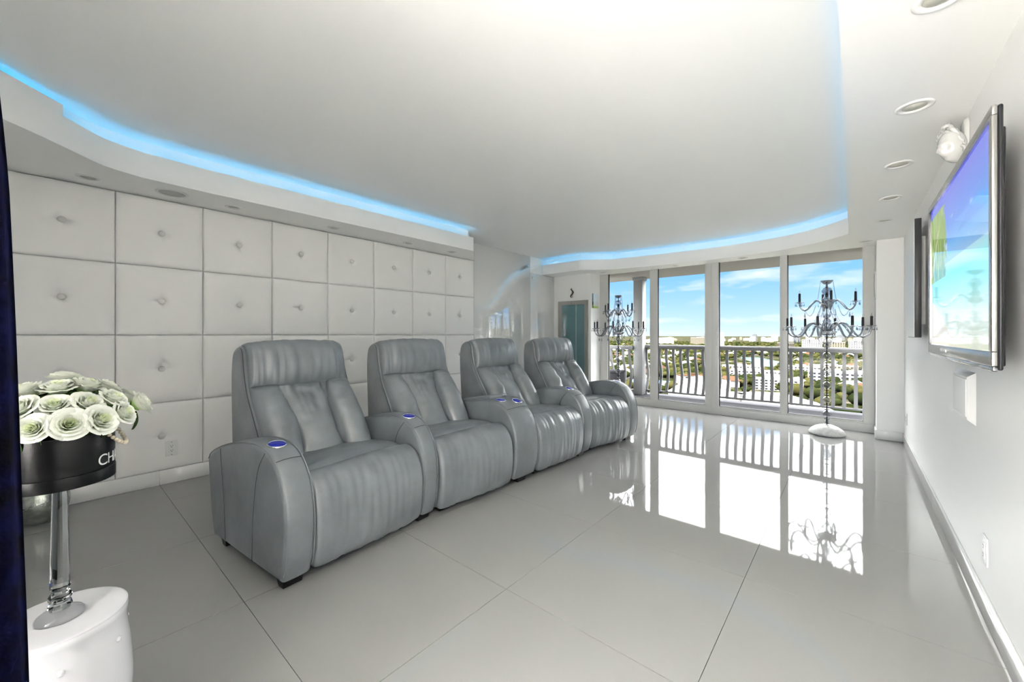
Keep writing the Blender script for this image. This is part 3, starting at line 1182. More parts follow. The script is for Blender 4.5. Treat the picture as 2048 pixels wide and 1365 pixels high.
O_ = [(-w2, 0), (w2, 0), (w2, z1), (-w2, z1)]
I_ = [(-w2 + fw, fw), (w2 - fw, fw), (w2 - fw, z1 - fw), (-w2 + fw, z1 - fw)]
for i in range(4):
    j = (i + 1) % 4
    frame_side(O_[i], O_[j], I_[i], I_[j]).build('frame_rail', BRUSH, me_)
MB().box(-w2 + fw - .01, w2 - fw + .01, -.010, -.002, fw - .01, z1 - fw + .01).build('mirror_glass', TEAL, me_)
MB().box(.058, .068, -.013, -.009, fw, z1 - fw).build('glass_joint', mat('pale_glass_edge', (.45, .58, .56), .2), me_)
MB().sphere(.006, (-.02, -.026, z1 - fw * .55), 10, 6).build('hook', BLACKP, me_, smooth=True)

orn = empty('wall_ornament', (-3.717, YD, 1.79))
tag(orn, 'small curled dark metal seahorse ornament hung above the teal mirror', 'ornament')
ORNM = mat('dark_bronze', (.10, .085, .07), .35, metal=.8)
pts = [(.006, -.02, .165), (-.012, -.02, .150), (.004, -.022, .130), (.022, -.022, .100), (.014, -.022, .065), (-.010, -.022, .045), (-.020, -.02, .022), (-.004, -.02, .006), (.018, -.02, .016), (.014, -.02, .034)]
pp = catmull(pts, 6)
rr = [.004 + .011 * sin(pi * min(1, i / (len(pp) * .8))) for i in range(len(pp))]
MB().tube([tuple(p) for p in pp], rr, 8).build('body', ORNM, orn, smooth=True)
MB().tube([(-.012, -.02, .150), (-.030, -.02, .140)], [.007, .003], 6).build('snout', ORNM, orn, smooth=True)
MB().add([(.020, -.022, .115), (.044, -.022, .105), (.040, -.022, .08), (.020, -.022, .085), (.020, -.016, .115), (.044, -.018, .105), (.040, -.018, .08), (.020, -.016, .085)],
         [(0, 1, 2, 3), (7, 6, 5, 4), (0, 4, 5, 1), (1, 5, 6, 2), (2, 6, 7, 3), (3, 7, 4, 0)]).build('fin', ORNM, orn)
MB().tube([(0, -.022, .09), (0, 0.001, .09)], .004, 6).build('wall_pin', ORNM, orn)


def picture_mat():
    m = bpy.data.materials.new('small_seascape_print')
    m.use_nodes = True
    t = m.node_tree
    b = t.nodes['Principled BSDF']
    b.inputs['Roughness'].default_value = .5
    tcn = t.nodes.new('ShaderNodeTexCoord')
    sp = t.nodes.new('ShaderNodeSeparateXYZ')
    t.links.new(tcn.outputs['Generated'], sp.inputs[0])
    r1 = t.nodes.new('ShaderNodeValToRGB')
    r1.color_ramp.interpolation = 'LINEAR'
    els = r1.color_ramp.elements
    els[0].position = 0
    els[0].color = (.35, .55, .10, 1)
    els[1].position = 1
    els[1].color = (.75, .86, .95, 1)
    for p, c in ((.10, (.40, .60, .12, 1)), (.16, (.70, .72, .70, 1)), (.55, (.80, .86, .90, 1))):
        e = els.new(p)
        e.color = c
    t.links.new(sp.outputs['Z'], r1.inputs[0])
    nn = t.nodes.new('ShaderNodeTexNoise')
    nn.inputs['Scale'].default_value = 9
    t.links.new(tcn.outputs['Generated'], nn.inputs['Vector'])
    mx = t.nodes.new('ShaderNodeMixRGB')
    mx.blend_type = 'OVERLAY'
    mx.inputs[0].default_value = .5
    t.links.new(r1.outputs[0], mx.inputs[1])
    t.links.new(nn.outputs['Color'], mx.inputs[2])
    t.links.new(mx.outputs[0], b.inputs['Base Color'])
    return m


cv = empty('canvas_picture', (-3.352, 5.985, 1.60))
tag(cv, 'small square canvas picture with blue edge on the white return wall', 'picture')
MB().box(0.001, .024, 0, .165, 0, .245).build('canvas', picture_mat(), cv, bevel=.001, seg=1)
MB().box(.001, .0235, -.0015, 0, .0, .055).build('painted_edge', mat('green_canvas_edge', (.16, .30, .05), .6), cv)
MB().box(.001, .0235, -.0015, 0, .055, .105).build('painted_edge', mat('dark_green_edge', (.02, .07, .03), .6), cv)
MB().box(.001, .0235, -.0015, 0, .105, .245).build('painted_edge', mat('steel_blue_edge', (.14, .26, .36), .6), cv)

# grille on the pier side
gr = empty('wall_grille', (.198, 6.04, 1.56))
tag(gr, 'small white louvred wall grille on the pier beside the right window', 'grille')
MB().box(-.010, 0, 0, .17, 0, .30).build('grille_frame', PLATE, gr, bevel=.002, seg=1)
for i in range(13):
    MB().box(-.014, -.010, .018, .152, .022 + i * .0205, .032 + i * .0205).build('slat', mat('grey_slat', (.42, .42, .41), .5), gr)

# ================================================================== television wall
def screen_mat():
    m = bpy.data.materials.new('beach_on_screen')
    m.use_nodes = True
    t = m.node_tree
    L = t.links
    b = t.nodes['Principled BSDF']
    b.inputs['Base Color'].default_value = (.01, .01, .012, 1)
    b.inputs['Roughness'].default_value = .04
    b.inputs['Specular IOR Level'].default_value = .55
    tcn = t.nodes.new('ShaderNodeTexCoord')
    sp = t.nodes.new('ShaderNodeSeparateXYZ')
    L.new(tcn.outputs['Generated'], sp.inputs[0])
    Y, Z = sp.outputs['Y'], sp.outputs['Z']     # Y: 0 near .. 1 far end

    def math_(op, a, b_=None, c=None):
        n = t.nodes.new('ShaderNodeMath')
        n.operation = op
        for i, q in enumerate((a, b_, c)):
            if q is None:
                continue
            if isinstance(q, (int, float)):
                n.inputs[i].default_value = q
            else:
                L.new(q, n.inputs[i])
        return n.outputs[0]

    def mix(f, a, c):
        n = t.nodes.new('ShaderNodeMixRGB')
        if isinstance(f, float):
            n.inputs[0].default_value = f
        else:
            L.new(f, n.inputs[0])
        for i, q in ((1, a), (2, c)):
            if isinstance(q, tuple):
                n.inputs[i].default_value = (*q, 1)
            else:
                L.new(q, n.inputs[i])
        return n.outputs[0]

    def noise_(sc, vec=None, det=4, rgh=.55):
        n = t.nodes.new('ShaderNodeTexNoise')
        n.inputs['Scale'].default_value = sc
        n.inputs['Detail'].default_value = det
        n.inputs['Roughness'].default_value = rgh
        L.new(vec or tcn.outputs['Generated'], n.inputs['Vector'])
        return n.outputs['Fac']

    def ramp_(v, stops):
        n = t.nodes.new('ShaderNodeValToRGB')
        e = n.color_ramp.elements
        e[0].position, e[0].color = stops[0][0], (*stops[0][1], 1)
        e[1].position, e[1].color = stops[-1][0], (*stops[-1][1], 1)
        for p, c in stops[1:-1]:
            q = e.new(p)
            q.color = (*c, 1)
        L.new(v, n.inputs[0])
        return n.outputs[0]

    base = ramp_(Z, [(0, (.80, .84, .72)), (.16, (.72, .88, .82)), (.30, (.42, .84, .80)), (.44, (.22, .78, .82)), (.525, (.40, .72, .86)), (.53, (.20, .45, .80)), (.62, (.10, .42, .90)), (.78, (.04, .20, .82)), (1, (.06, .08, .72))])
    # small clouds
    cl = ramp_(noise_(7.0), [(.60, (0, 0, 0)), (.70, (1, 1, 1))])
    band = math_('MULTIPLY', math_('GREATER_THAN', Z, .56), math_('LESS_THAN', Z, .80))
    c1 = mix(math_('MULTIPLY', cl, band), base, (.70, .86, .97))
    # dark blue distant hill shape
    hill = math_('LESS_THAN', math_('ADD', math_('MULTIPLY', math_('ABSOLUTE', math_('SUBTRACT', Y, .02)), .42), Z), .83)
    hill = math_('MULTIPLY', hill, math_('GREATER_THAN', Z, .66))
    c2 = mix(math_('MULTIPLY', hill, .8), c1, (.01, .22, .75))
    # sand
    sand = math_('LESS_THAN', math_('ADD', Z, math_('MULTIPLY', noise_(6), .18)), math_('MULTIPLY', math_('POWER', Y, 1.5), .42))
    c3 = mix(math_('MULTIPLY', sand, .85), c2, (.86, .82, .74))
    # palms at the far end: fronds as stretched noise above the beach
    mp = t.nodes.new('ShaderNodeMapping')
    mp.inputs['Scale'].default_value = (1, 42, 7)
    L.new(tcn.outputs['Generated'], mp.inputs[0])
    fr = noise_(1.0, mp.outputs[0], 5, .7)
    lim = math_('ADD', math_('MULTIPLY', math_('SUBTRACT', Y, .52), 3.0), math_('MULTIPLY', math_('SUBTRACT', noise_(5), .5), 1.2))
    palm = math_('MULTIPLY', math_('GREATER_THAN', lim, math_('MULTIPLY', fr, .8)), math_('MULTIPLY', math_('GREATER_THAN', Z, .45), math_('LESS_THAN', Z, .93)))
    green = ramp_(fr, [(.30, (.02, .09, .01)), (.5, (.16, .34, .03)), (.68, (.60, .66, .12))])
    c4 = mix(palm, c3, green)
    # leaning trunk
    tr = math_('LESS_THAN', math_('ABSOLUTE', math_('SUBTRACT', math_('ADD', math_('MULTIPLY', Z, -.55), 1.24), Y)), .008)
    tr = math_('MULTIPLY', tr, math_('MULTIPLY', math_('GREATER_THAN', Z, .50), math_('LESS_THAN', Z, .80)))
    c5 = mix(tr, c4, (.70, .64, .50))
    L.new(c5, b.inputs['Emission Color'])
    b.inputs['Emission Strength'].default_value = .27
    return m


TVF = mat('brushed_grey_bezel', (.34, .33, .32), .22, metal=.85)
tv = empty('television', (.345, 2.575, 1.03))
tag(tv, 'wall-mounted flat television showing a tropical beach on the right wall', 'television')
Y0, Y1, ZB_, ZT_ = -.672, .678, .008, .832
MB().box(-.006, .006, Y0, Y1, ZB_, ZT_).build('housing', BLACKP, tv, bevel=.006)
MB().box(.006, .016, Y0 + .03, Y1 - .03, .02, .77).build('back_cover', BLACKP, tv, bevel=.01)
MB().box(.016, .066, -.25, .25, .20, .60).build('wall_bracket', BLACKP, tv)
e_ = .030
MB().box(-.020, -.006, Y0, Y1, ZT_ - e_, ZT_).build('bezel', TVF, tv, bevel=.003)
MB().box(-.020, -.006, Y0, Y1, ZB_ + .012, ZB_ + .058).build('bezel', TVF, tv, bevel=.003)
MB().box(-.020, -.006, Y0, Y0 + e_, ZB_ + .058, ZT_ - e_).build('bezel', TVF, tv, bevel=.003)
MB().box(-.020, -.006, Y1 - e_, Y1, ZB_ + .058, ZT_ - e_).build('bezel', TVF, tv, bevel=.003)
MB().box(-.018, -.006, Y0, Y1, ZB_ - .004, ZB_ + .012).build('clear_lip', clear_mat('clear_acrylic', (.8, .8, .82), .15, .8), tv, bevel=.003)
MB().box(-.012, -.006, Y0 + e_, Y1 - e_, ZB_ + .058, ZT_ - e_).build('screen', screen_mat(), tv)
MB().box(-.0215, -.020, .12, .26, ZB_ + .030, ZB_ + .042).build('maker_plate', CHROME, tv)

# thick wall canvas beyond the television
wc = empty('wall_canvas', (XR, 4.10, 1.128))
tag(wc, 'tall thick white-faced panel with dark grey edges beyond the television', 'wall panel')
DG = mat('dark_grey_edge', (.055, .055, .058), .45, vary=(6, .6))
MB().box(-.072, -.036, 0, .43, 0, .866).build('box_frame', DG, wc, bevel=.002, seg=1)
MB().box(-.036, -.001, .16, .30, .10, .76).build('mounting_batten', WHITE, wc)
MB().box(-.0745, -.072, .004, .426, .004, .862).build('white_face', WHITE, wc)

# square access cover, outlet, small far plate
pl = empty('access_cover', (XR, 2.66, .745))
tag(pl, 'square white wall cover with sloped rim just below the television', 'cover plate')
w_, h_ = .36, .235
V = [(0, 0, 0), (0, w_, 0), (0, w_, h_), (0, 0, h_), (-.024, .024, .022), (-.024, w_ - .024, .022), (-.024, w_ - .024, h_ - .022), (-.024, .024, h_ - .022)]
MB().add(V, [(0, 1, 2, 3), (7, 6, 5, 4), (0, 4, 5, 1), (1, 5, 6, 2), (2, 6, 7, 3), (3, 7, 4, 0)]).build('bevelled_frame', PLATE, pl)
MB().box(-.027, -.018, .034, w_ - .034, .032, h_ - .032).build('door', WHITE, pl, bevel=.002)


def outlet(loc, rz, lab, sc=1.0):
    """faces local -x"""
    e = empty('wall_outlet', loc, rz)
    tag(e, lab, 'outlet')
    MB().box(-.006, 0, -.037, .037, -.058, .058).build('cover_plate', PLATE, e, bevel=.003)
    MB().box(-.0085, -.006, -.017, .017, -.034, .034).build('insert', PLATE, e, bevel=.001)
    for z in (-.018, .016):
        for y in (-.006, .006):
            MB().box(-.009, -.0084, y - .0012, y + .0012, z, z + .008).build('slot', BLACKP, e)
        MB().box(-.009, -.0084, -.0025, .0025, z - .009, z - .004).build('slot', BLACKP, e)
    for z in (-.048, .048):
        MB().box(-.0066, -.006, -.0025, .0025, z - .0025, z + .0025).build('screw', CHROME, e)
    return e


outlet((XR, 2.485, .27), 0, 'white wall outlet low on the right wall near the camera')
outlet((XR, 5.60, .30), 0, 'white wall outlet low on the right wall near the pier')
outlet((-4.010, .612, .268), pi, 'white wall outlet set in the bottom row of tufted panels')

# ================================================================== sculpted head on the right wall
hd = empty('sculpted_head', (XR, 2.84, 1.955))
hd.scale = (.80, .80, .80)
tag(hd, 'white plaster face with wavy hair mounted on the wall above the television', 'sculpture')
PLA = mat('glossy_plaster', (.50, .50, .49), .16, spec=.7)
# backing shell
MB().add([(-.001, -.075, .06), (-.001, .075, .06), (-.001, .085, .22), (-.001, .05, .275), (-.001, -.05, .275), (-.001, -.085, .22),
          (-.022, -.065, .07), (-.022, .065, .07), (-.022, .072, .21), (-.022, .042, .258), (-.022, -.042, .258), (-.022, -.072, .21)],
         [tuple(range(5, -1, -1)), tuple(range(6, 12))] + [(i, (i + 1) % 6, 6 + (i + 1) % 6, 6 + i) for i in range(6)]).build('backing_plate', PLA, hd, bevel=.006)


def face_mesh():
    n, m = 28, 24
    V, F = [], []
    for j in range(m + 1):
        v = j / m
        ph = pi * v
        for i in range(n):
            th = 2 * pi * i / n
            # ellipsoid: x outwards is negative
            X = -cos(th) * sin(ph)
            Yy = sin(th) * sin(ph)
            Zz = -cos(ph)
            r = 1.0
            front = max(0, -X)
            # chin, nose, brow, eye sockets, mouth
            z, y = Zz, Yy
            out = 0
            out += .62 * exp(-((y) / .15) ** 2 - ((z + .10) / .20) ** 2) * front       # nose
            out += .26 * exp(-((y) / .5) ** 2 - ((z - .22) / .12) ** 2) * front        # brow
            out -= .30 * (exp(-((y - .34) / .18) ** 2 - ((z - .05) / .12) ** 2) + exp(-((y + .34) / .18) ** 2 - ((z - .05) / .12) ** 2)) * front
            out += .24 * exp(-((y) / .25) ** 2 - ((z + .42) / .07) ** 2) * front       # lips
            out -= .14 * exp(-((y) / .25) ** 2 - ((z + .53) / .05) ** 2) * front
            out += .30 * exp(-((y) / .24) ** 2 - ((z + .74) / .14) ** 2) * front       # chin
            V.append((-.055 + (X - out) * .062, Yy * .060 * (1 - .18 * max(0, -Zz)), .105 + Zz * .098))
    for j in range(m):
        for i in range(n):
            k = (i + 1) % n
            F.append((j * n + i, j * n + k, (j + 1) * n + k, (j + 1) * n + i))
    return MB().add(V, F)


fo = face_mesh().build('face', PLA, hd, smooth=True)
fo.rotation_euler = (0, -.25, .62)
fo.location = (.0, -.005, .025)
rh = random.Random(3)
for i in range(22):
    # wavy locks from the parting over the crown and down both sides
    a = -1.5 + 3.0 * (i % 11) / 10
    lo = i >= 11
    s, c = sin(a), cos(a)
    r0, r1, r2 = (.070, .082, .088) if not lo else (.070, .080, .086)
    top = .232 if not lo else .196
    pth = [(-.112 if not lo else -.120, .030 * s - .012, top - .020), (-.092, r0 * s - .010, top + .012 * c), (-.065, r1 * s - .006, top - .005 - .03 * abs(s)), (-.045, r2 * s * 1.08, top - .045 - .04 * abs(s)),
           (-.030, r2 * s * 1.12, top - .085 - .03 * abs(s)), (-.022, r2 * s * 1.05 + .01 * rh.uniform(-1, 1), top - .115 - .02 * abs(s))]
    cp = catmull(pth, 6)
    MB().tube([(p.x + .005 * sin(k * .9 + i), p.y + .005 * cos(k * .8 + i * 2), p.z + .004 * sin(k * 1.1 + i * 3)) for k, p in enumerate(cp)], [.004 + .0075 * sin(pi * min(1, .12 + k / len(cp))) for k in range(len(cp))], 7).build('hair_strand', PLA, hd, smooth=True)

# ================================================================== garden stool, candlestick, flower box
SX, SY, SZ = -1.553, .016, .42
st = empty('garden_stool', (SX, SY, 0))
tag(st, 'glossy white ceramic garden stool in the near left corner', 'stool')
CER = mat('white_glazed_ceramic', (.74, .74, .77), .06, spec=.6, coat=.4)
R_ = .1285
prof = [(1e-7, 0), (R_ * .80, 0), (R_ * .86, .006), (R_ * .93, .05), (R_ * 1.03, .13), (R_ * 1.08, .21), (R_ * 1.04, .30), (R_ * .995, .355), (R_ * .985, .375), (R_ * .99, .390), (R_ * 1.0, .405), (R_ * .985, .415), (R_ * .95, .4195), (R_ * .6, .420), (1e-7, .420)]
pp = [tuple(p) for p in catmull(prof, 4)]
pp = [(max(p[0], 1e-7), p[1]) for p in pp]
MB().lathe(pp, 64).build('body', CER, st, smooth=True)
for z, k in ((.345, 7), (.07, 7)):
    for i in range(k):
        t = 2 * pi * i / k
        rr_ = R_ * (.995 if z > .2 else .95)
        MB().sphere(.0075, (rr_ * cos(t), rr_ * sin(t), z), 10, 6).build('stud', CER, st, smooth=True)

cs = empty('crystal_candlestick', (SX, SY, SZ))
tag(cs, 'clear faceted crystal candlestick on the white stool holding the flower box', 'candlestick')
GLS = mat('clear_crystal_glass', (.97, .98, .98), .0, trans=1.0, ior=1.48)
CSH = .349
MB().lathe([(1e-7, 0), (.045, 0), (.0465, .003), (.046, .008), (.040, .014), (.030, .020), (.022, .024), (1e-7, .024)], 40).build('base', GLS, cs, smooth=True)
MB().lathe([(1e-7, .0242), (.021, .0242), (.0225, .030), (.0195, .042), (1e-7, .042)], 12).build('knop', GLS, cs)
MB().lathe([(1e-7, .0422), (.0185, .0422), (.0215, .048), (.0215, .056), (.018, .064), (1e-7, .064)], 8).build('knop', GLS, cs)
MB().lathe([(1e-7, .0642), (.013, .0642), (.014, .072), (.0185, .0745), (.0185, .083), (1e-7, .083)], 8).build('collar', GLS, cs)
MB().lathe([(1e-7, .0832), (.0185, .0832), (.0135, CSH - .004), (.018, CSH - .003), (.018, CSH), (1e-7, CSH)], 8).build('shaft', GLS, cs)

BZ = SZ + CSH
bx = empty('hat_box', (SX, SY, BZ))
tag(bx, 'round black hat box with white lettering and a pearl handle full of roses', 'box')
BOXM = mat('satin_black_card', (.006, .006, .007), .30, spec=.3, bump=(300, .15, .001))
BR, BH = .101, .126
MB().lathe([(1e-7, 0), (BR, 0), (BR + .0015, .002), (BR + .0015, .030), (BR, .0315), (BR - .0006, .032)], 72).build('base_band', BOXM, bx, angle=radians(40))
MB().lathe([(BR - .0006, .0322), (BR, .033), (BR, BH), (BR - .003, BH), (BR - .003, .034)], 72).build('side_wall', BOXM, bx, angle=radians(40))
MB().lathe([(1e-7, .090), (BR - .003, .090), (BR - .003, .094), (1e-7, .098)], 48).build('foam', mat('green_floral_foam', (.06, .10, .04), .9), bx, smooth=True)
# lettering around the side, starting towards the camera's right
view = atan2(-SY, -SX)            # direction from the box to the middle of the room
LET = mat('white_print', (.80, .80, .80), .4)
for k, ch in enumerate('CHANEL'):
    cu = bpy.data.curves.new('letter', 'FONT')
    cu.body = ch
    cu.size = .040
    cu.extrude = .0003
    cu.align_x = 'CENTER'
    cu.materials.append(LET)
    o = bpy.data.objects.new('letter', cu)
    a = view + radians(47 + 15.5 * k)
    o.location = ((BR + .0002) * cos(a), (BR + .0002) * sin(a), .041)
    link(o, bx)
    o.rotation_euler = (pi / 2, 0, a + pi / 2)
    dg = bpy.context.evaluated_depsgraph_get()
    lm = bpy.data.meshes.new_from_object(o.evaluated_get(dg))
    lo = link(bpy.data.objects.new('letter', lm), bx)
    lo.location, lo.rotation_euler = o.location, o.rotation_euler
    bpy.data.objects.remove(o)
    lo.name = 'letter'
# pearl handle
PEARL = mat('cream_pearl', (.62, .54, .40), .18, spec=.8, coat=.5)
hs = []
for k in range(15):
    t = k / 14
    a = view + radians(53 + 40 * t)
    drop = .031 * (1 - (2 * t - 1) ** 2)
    rad = BR + .007 + .016 * (1 - (2 * t - 1) ** 2)
    MB().sphere(.0052, (rad * cos(a), rad * sin(a), BH - .010 - drop), 12, 8).build('pearl', PEARL, bx, smooth=True)

# ------------------------------------------------------------------ roses
def petal_mat(name, c_in, c_out):
    m = bpy.data.materials.new(name)
    m.use_nodes = True
    t = m.node_tree
    b = t.nodes['Principled BSDF']
    b.inputs['Roughness'].default_value = .55
    tcn = t.nodes.new('ShaderNodeTexCoord')
    sp = t.nodes.new('ShaderNodeSeparateXYZ')
    t.links.new(tcn.outputs['Generated'], sp.inputs[0])
    r = t.nodes.new('ShaderNodeValToRGB')
    r.color_ramp.elements[0].position = .1
    r.color_ramp.elements[1].position = .8
    r.color_ramp.elements[0].color = (*c_in, 1)
    r.color_ramp.elements[1].color = (*c_out, 1)
    t.links.new(sp.outputs['Z'], r.inputs[0])
    t.links.new(r.outputs[0], b.inputs['Base Color'])
    b.inputs['Subsurface Weight'].default_value = .0
    return m


PET_O = petal_mat('white_rose_petal', (.62, .74, .42), (.86, .88, .80))
PET_I = petal_mat('inner_rose_petal', (.50, .64, .20), (.80, .85, .62))
LEAF = mat('rose_leaf', (.05, .13, .02), .45, vary=(8, .6))
STEM = mat('rose_sepal', (.16, .30, .05), .5)


def petal(R, H, wid, curl, lean, seed, mtl):
    na, nb = 10, 9
    V, F = [], []
    for j in range(nb + 1):
        v = j / nb
        w = wid * (sin(pi * min(.5, v * .62 + .06)) ** .7) * (1 - .35 * max(0, v - .75) / .25)
        for i in range(na + 1):
            u = 2 * i / na - 1
            th = u * w
            r = R * (.20 + .80 * v ** .55) + lean * v + curl * max(0, v - .6) ** 2 * 6
            z = H * v - curl * max(0, v - .68) ** 2 * 4.5 - .10 * H * u * u * v
            r += .0016 * nz3(u * 3 + seed, v * 4, seed) + .0015 * abs(u) ** 2 * nz3(seed, v * 5, 2)
            z += .0022 * nz3(u * 4, seed * 1.7, v * 2) * v
            V.append((r * cos(th), r * sin(th), z))
    for j in range(nb):
        for i in range(na):
            k = j * (na + 1) + i
            F.append((k, k + 1, k + na + 2, k + na + 1))
    m = MB().add(V, F).mesh('petal', smooth=True)
    m.materials.append(mtl)
    return m


rose_layers = []
for (n, R, H, wid, curl, lean, mtl) in ((3, .0055, .040, 1.5, .0, .0, PET_I), (4, .0105, .041, 1.25, .001, .0005, PET_I), (5, .0155, .041, 1.05, .002, .001, PET_O),
                                       (5, .0205, .039, 1.0, .004, .002, PET_O), (6, .0255, .035, .90, .007, .003, PET_O), (6, .0295, .028, .85, .010, .005, PET_O)):
    rose_layers.append((n, [petal(R, H, wid, curl, lean, 1.3 + 2.1 * s + R * 90, mtl) for s in range(2)]))
sep = MB().lathe([(1e-7, -.006), (.010, -.004), (.020, .004), (.016, .006), (1e-7, .004)], 12).mesh('calyx', smooth=True)
sep.materials.append(STEM)
lf = MB()
V, F = [], []
for j in range(9):
    v = j / 8
    w = .017 * sin(pi * v ** .8) + .0004
    for i in range(5):
        u = i / 2 - 1
        V.append((.006 + .058 * v, u * w, -.004 + .006 * abs(u) - .02 * v * v))
for j in range(8):
    for i in range(4):
        k = j * 5 + i
        F.append((k, k + 1, k + 6, k + 5))
leaf_me = lf.add(V, F).mesh('leaf', smooth=True)
leaf_me.materials.append(LEAF)


def rose(loc, nrm, spin, sc, lab, leaves=()):
    e = empty('rose', loc)
    tag(e, lab, 'rose', 'white roses in the hat box')
    q = Vector(nrm).to_track_quat('Z', 'Y')
    e.rotation_mode = 'QUATERNION'
    from mathutils import Quaternion
    e.rotation_quaternion = q @ Quaternion((0, 0, 1), spin)
    e.scale = (sc, sc, sc)
    k = 0
    for n, ms in rose_layers:
        off = random.uniform(0, 2)
        for i in range(n):
            tl = random.uniform(-.06, .10)
            use('petal', ms[i % 2], e, (0, 0, random.uniform(-.001, .001)), (0, 0, off + 2 * pi * i / n + random.uniform(-.12, .12)))
    use('calyx', sep, e)
    for a in leaves:
        use('leaf', leaf_me, e, (.012 * cos(a), .012 * sin(a), -.002), (0, .25, a))
    return e


ctr = Vector((SX, SY, BZ + BH))
Rt = Vector((cos(.71 - .85), sin(.71 - .85), 0))   # roughly to the viewer's right
Rt = Vector((-sin(view), cos(view), 0))            # to the viewer's right is +Rt
Fw = Vector((cos(view), sin(view), 0))             # towards the viewer
rows = []
# (right, towards viewer, up, scale) around the mound
rows += [(.112, .052, .020, 'outermost large open white rose at the right rim above the pearl handle'),
         (.066, .088, .012, 'open white rose on the front rim left of the pearl handle'),
         (.014, .104, .012, 'wide white rose in the middle of the front rim'),
         (-.040, .100, .012, 'white rose on the front rim left of the middle'),
         (-.088, .074, .014, 'white rose on the front rim next to the blue curtain'),
         (.150, .000, .038, 'white rose at the far right edge of the bouquet'),
         (.134, -.052, .044, 'white rose behind the far right edge of the bouquet'),
         (.094, .026, .062, 'white rose in the second tier right of the middle'),
         (.046, .054, .058, 'white rose with spiral centre in the middle of the second tier'),
         (-.008, .064, .062, 'half-side white rose left of the middle in the second tier'),
         (-.062, .050, .060, 'white rose in the second tier near the blue curtain'),
         (-.106, .012, .055, 'white rose in the second tier beside the blue curtain'),
         (.086, -.036, .088, 'white rose high on the right shoulder of the bouquet'),
         (.046, -.004, .104, 'upper white rose right of the topmost one'),
         (-.004, .014, .104, 'upper white rose in front of the topmost one'),
         (.010, -.046, .122, 'topmost white rose of the bouquet'),
         (-.054, -.010, .098, 'white rose high on the left shoulder of the bouquet'),
         (.060, -.090, .085, 'white rose at the back of the bouquet on its right'),
         (-.020, -.098, .085, 'white rose at the back of the bouquet'),
         (-.090, -.060, .070, 'white rose at the back left of the bouquet')]
for k, (a, b_, c, lab) in enumerate(rows):
    p = ctr + Rt * a + Fw * b_ + Vector((0, 0, c * .88 + .024))
    nrm = (Rt * (a * 1.1 + random.uniform(-.02, .02)) + Fw * (b_ * 1.15 + .015) + Vector((0, 0, c * .9 + .050))).normalized()
    rose(p - nrm * .014, nrm, k * 1.37, random.uniform(.80, .95), lab, leaves=(random.uniform(0, 6), random.uniform(0, 6)))

# ------------------------------------------------------------------ mercury glass vase on the floor
vs = empty('mercury_vase', (-3.80, -.045, 0))
tag(vs, 'round crackled silver mercury glass vase on the floor behind the flower stand', 'vase')
MERC = mat('mercury_glass', (.62, .66, .60), .16, metal=.85, vary=(22, .45), bump=(55, .5, .006))
pr = [(1e-7, 0), (.055, 0), (.085, .012), (.118, .060), (.130, .115), (.122, .170), (.095, .215), (.066, .238), (.062, .255), (.070, .270), (.066, .272), (.056, .255), (.060, .236), (1e-7, .20)]
MB().lathe([(max(p[0], 1e-7), p[1]) for p in catmull(pr, 4)], 40).build('vessel', MERC, vs, smooth=True)
MB().lathe([(.064, .262), (.0735, .270), (.072, .275), (.064, .276), (.060, .270)], 32).build('rim', CHROME, vs, smooth=True)

# ------------------------------------------------------------------ velvet curtain at the near left edge
VEL = mat('navy_velvet', (.0003, .0007, .0085), .8, spec=.03, vary=(34, .06), bump=(26, .6, .01))
cu_ = empty('velvet_curtain', (-.97, -.03, 0))
tag(cu_, 'dark navy crushed velvet curtain hanging at the near left edge', 'curtain')
rv = Vector((cos(.71), sin(.71), 0))
fv = Vector((-sin(.71), cos(.71), 0))


def curtain():
    na, nb = 70, 40
    V, F = [], []
    for j in range(nb + 1):
        z = .015 + (2.18 - .015) * j / nb
        d = .60
        edge = -.738 - .033 * (z - .62) - .061 * max(0, z - 1.0) ** 2 - .03 * max(0, z - 1.38)
        for i in range(na + 1):
            t = i / na
            lat = edge - .42 * t
            dep = d + .035 * sin(t * 34 + .5) * (.35 + .65 * min(1, t * 5)) + .010 * nz3(t * 6, z * 1.6, 1)
            p = rv * lat + fv * dep
            V.append((p.x + .97, p.y + .03, z))
    for j in range(nb):
        for i in range(na):
            k = j * (na + 1) + i
            F.append((k, k + 1, k + na + 2, k + na + 1))
    return MB().add(V, F)


co = curtain().build('fabric', VEL, cu_, smooth=True)
md = co.modifiers.new('thick', 'SOLIDIFY')
md.thickness = .006
p0 = rv * (-.70) + fv * .6 + Vector((.97, .03, 2.16))
p1 = rv * (-1.25) + fv * .6 + Vector((.97, .03, 2.16))
MB().tube([tuple(p0), tuple(p1)], .010, 10).build('curtain_rod', CHROME, cu_, smooth=True)

# ================================================================== the city below
GZ = -60.0


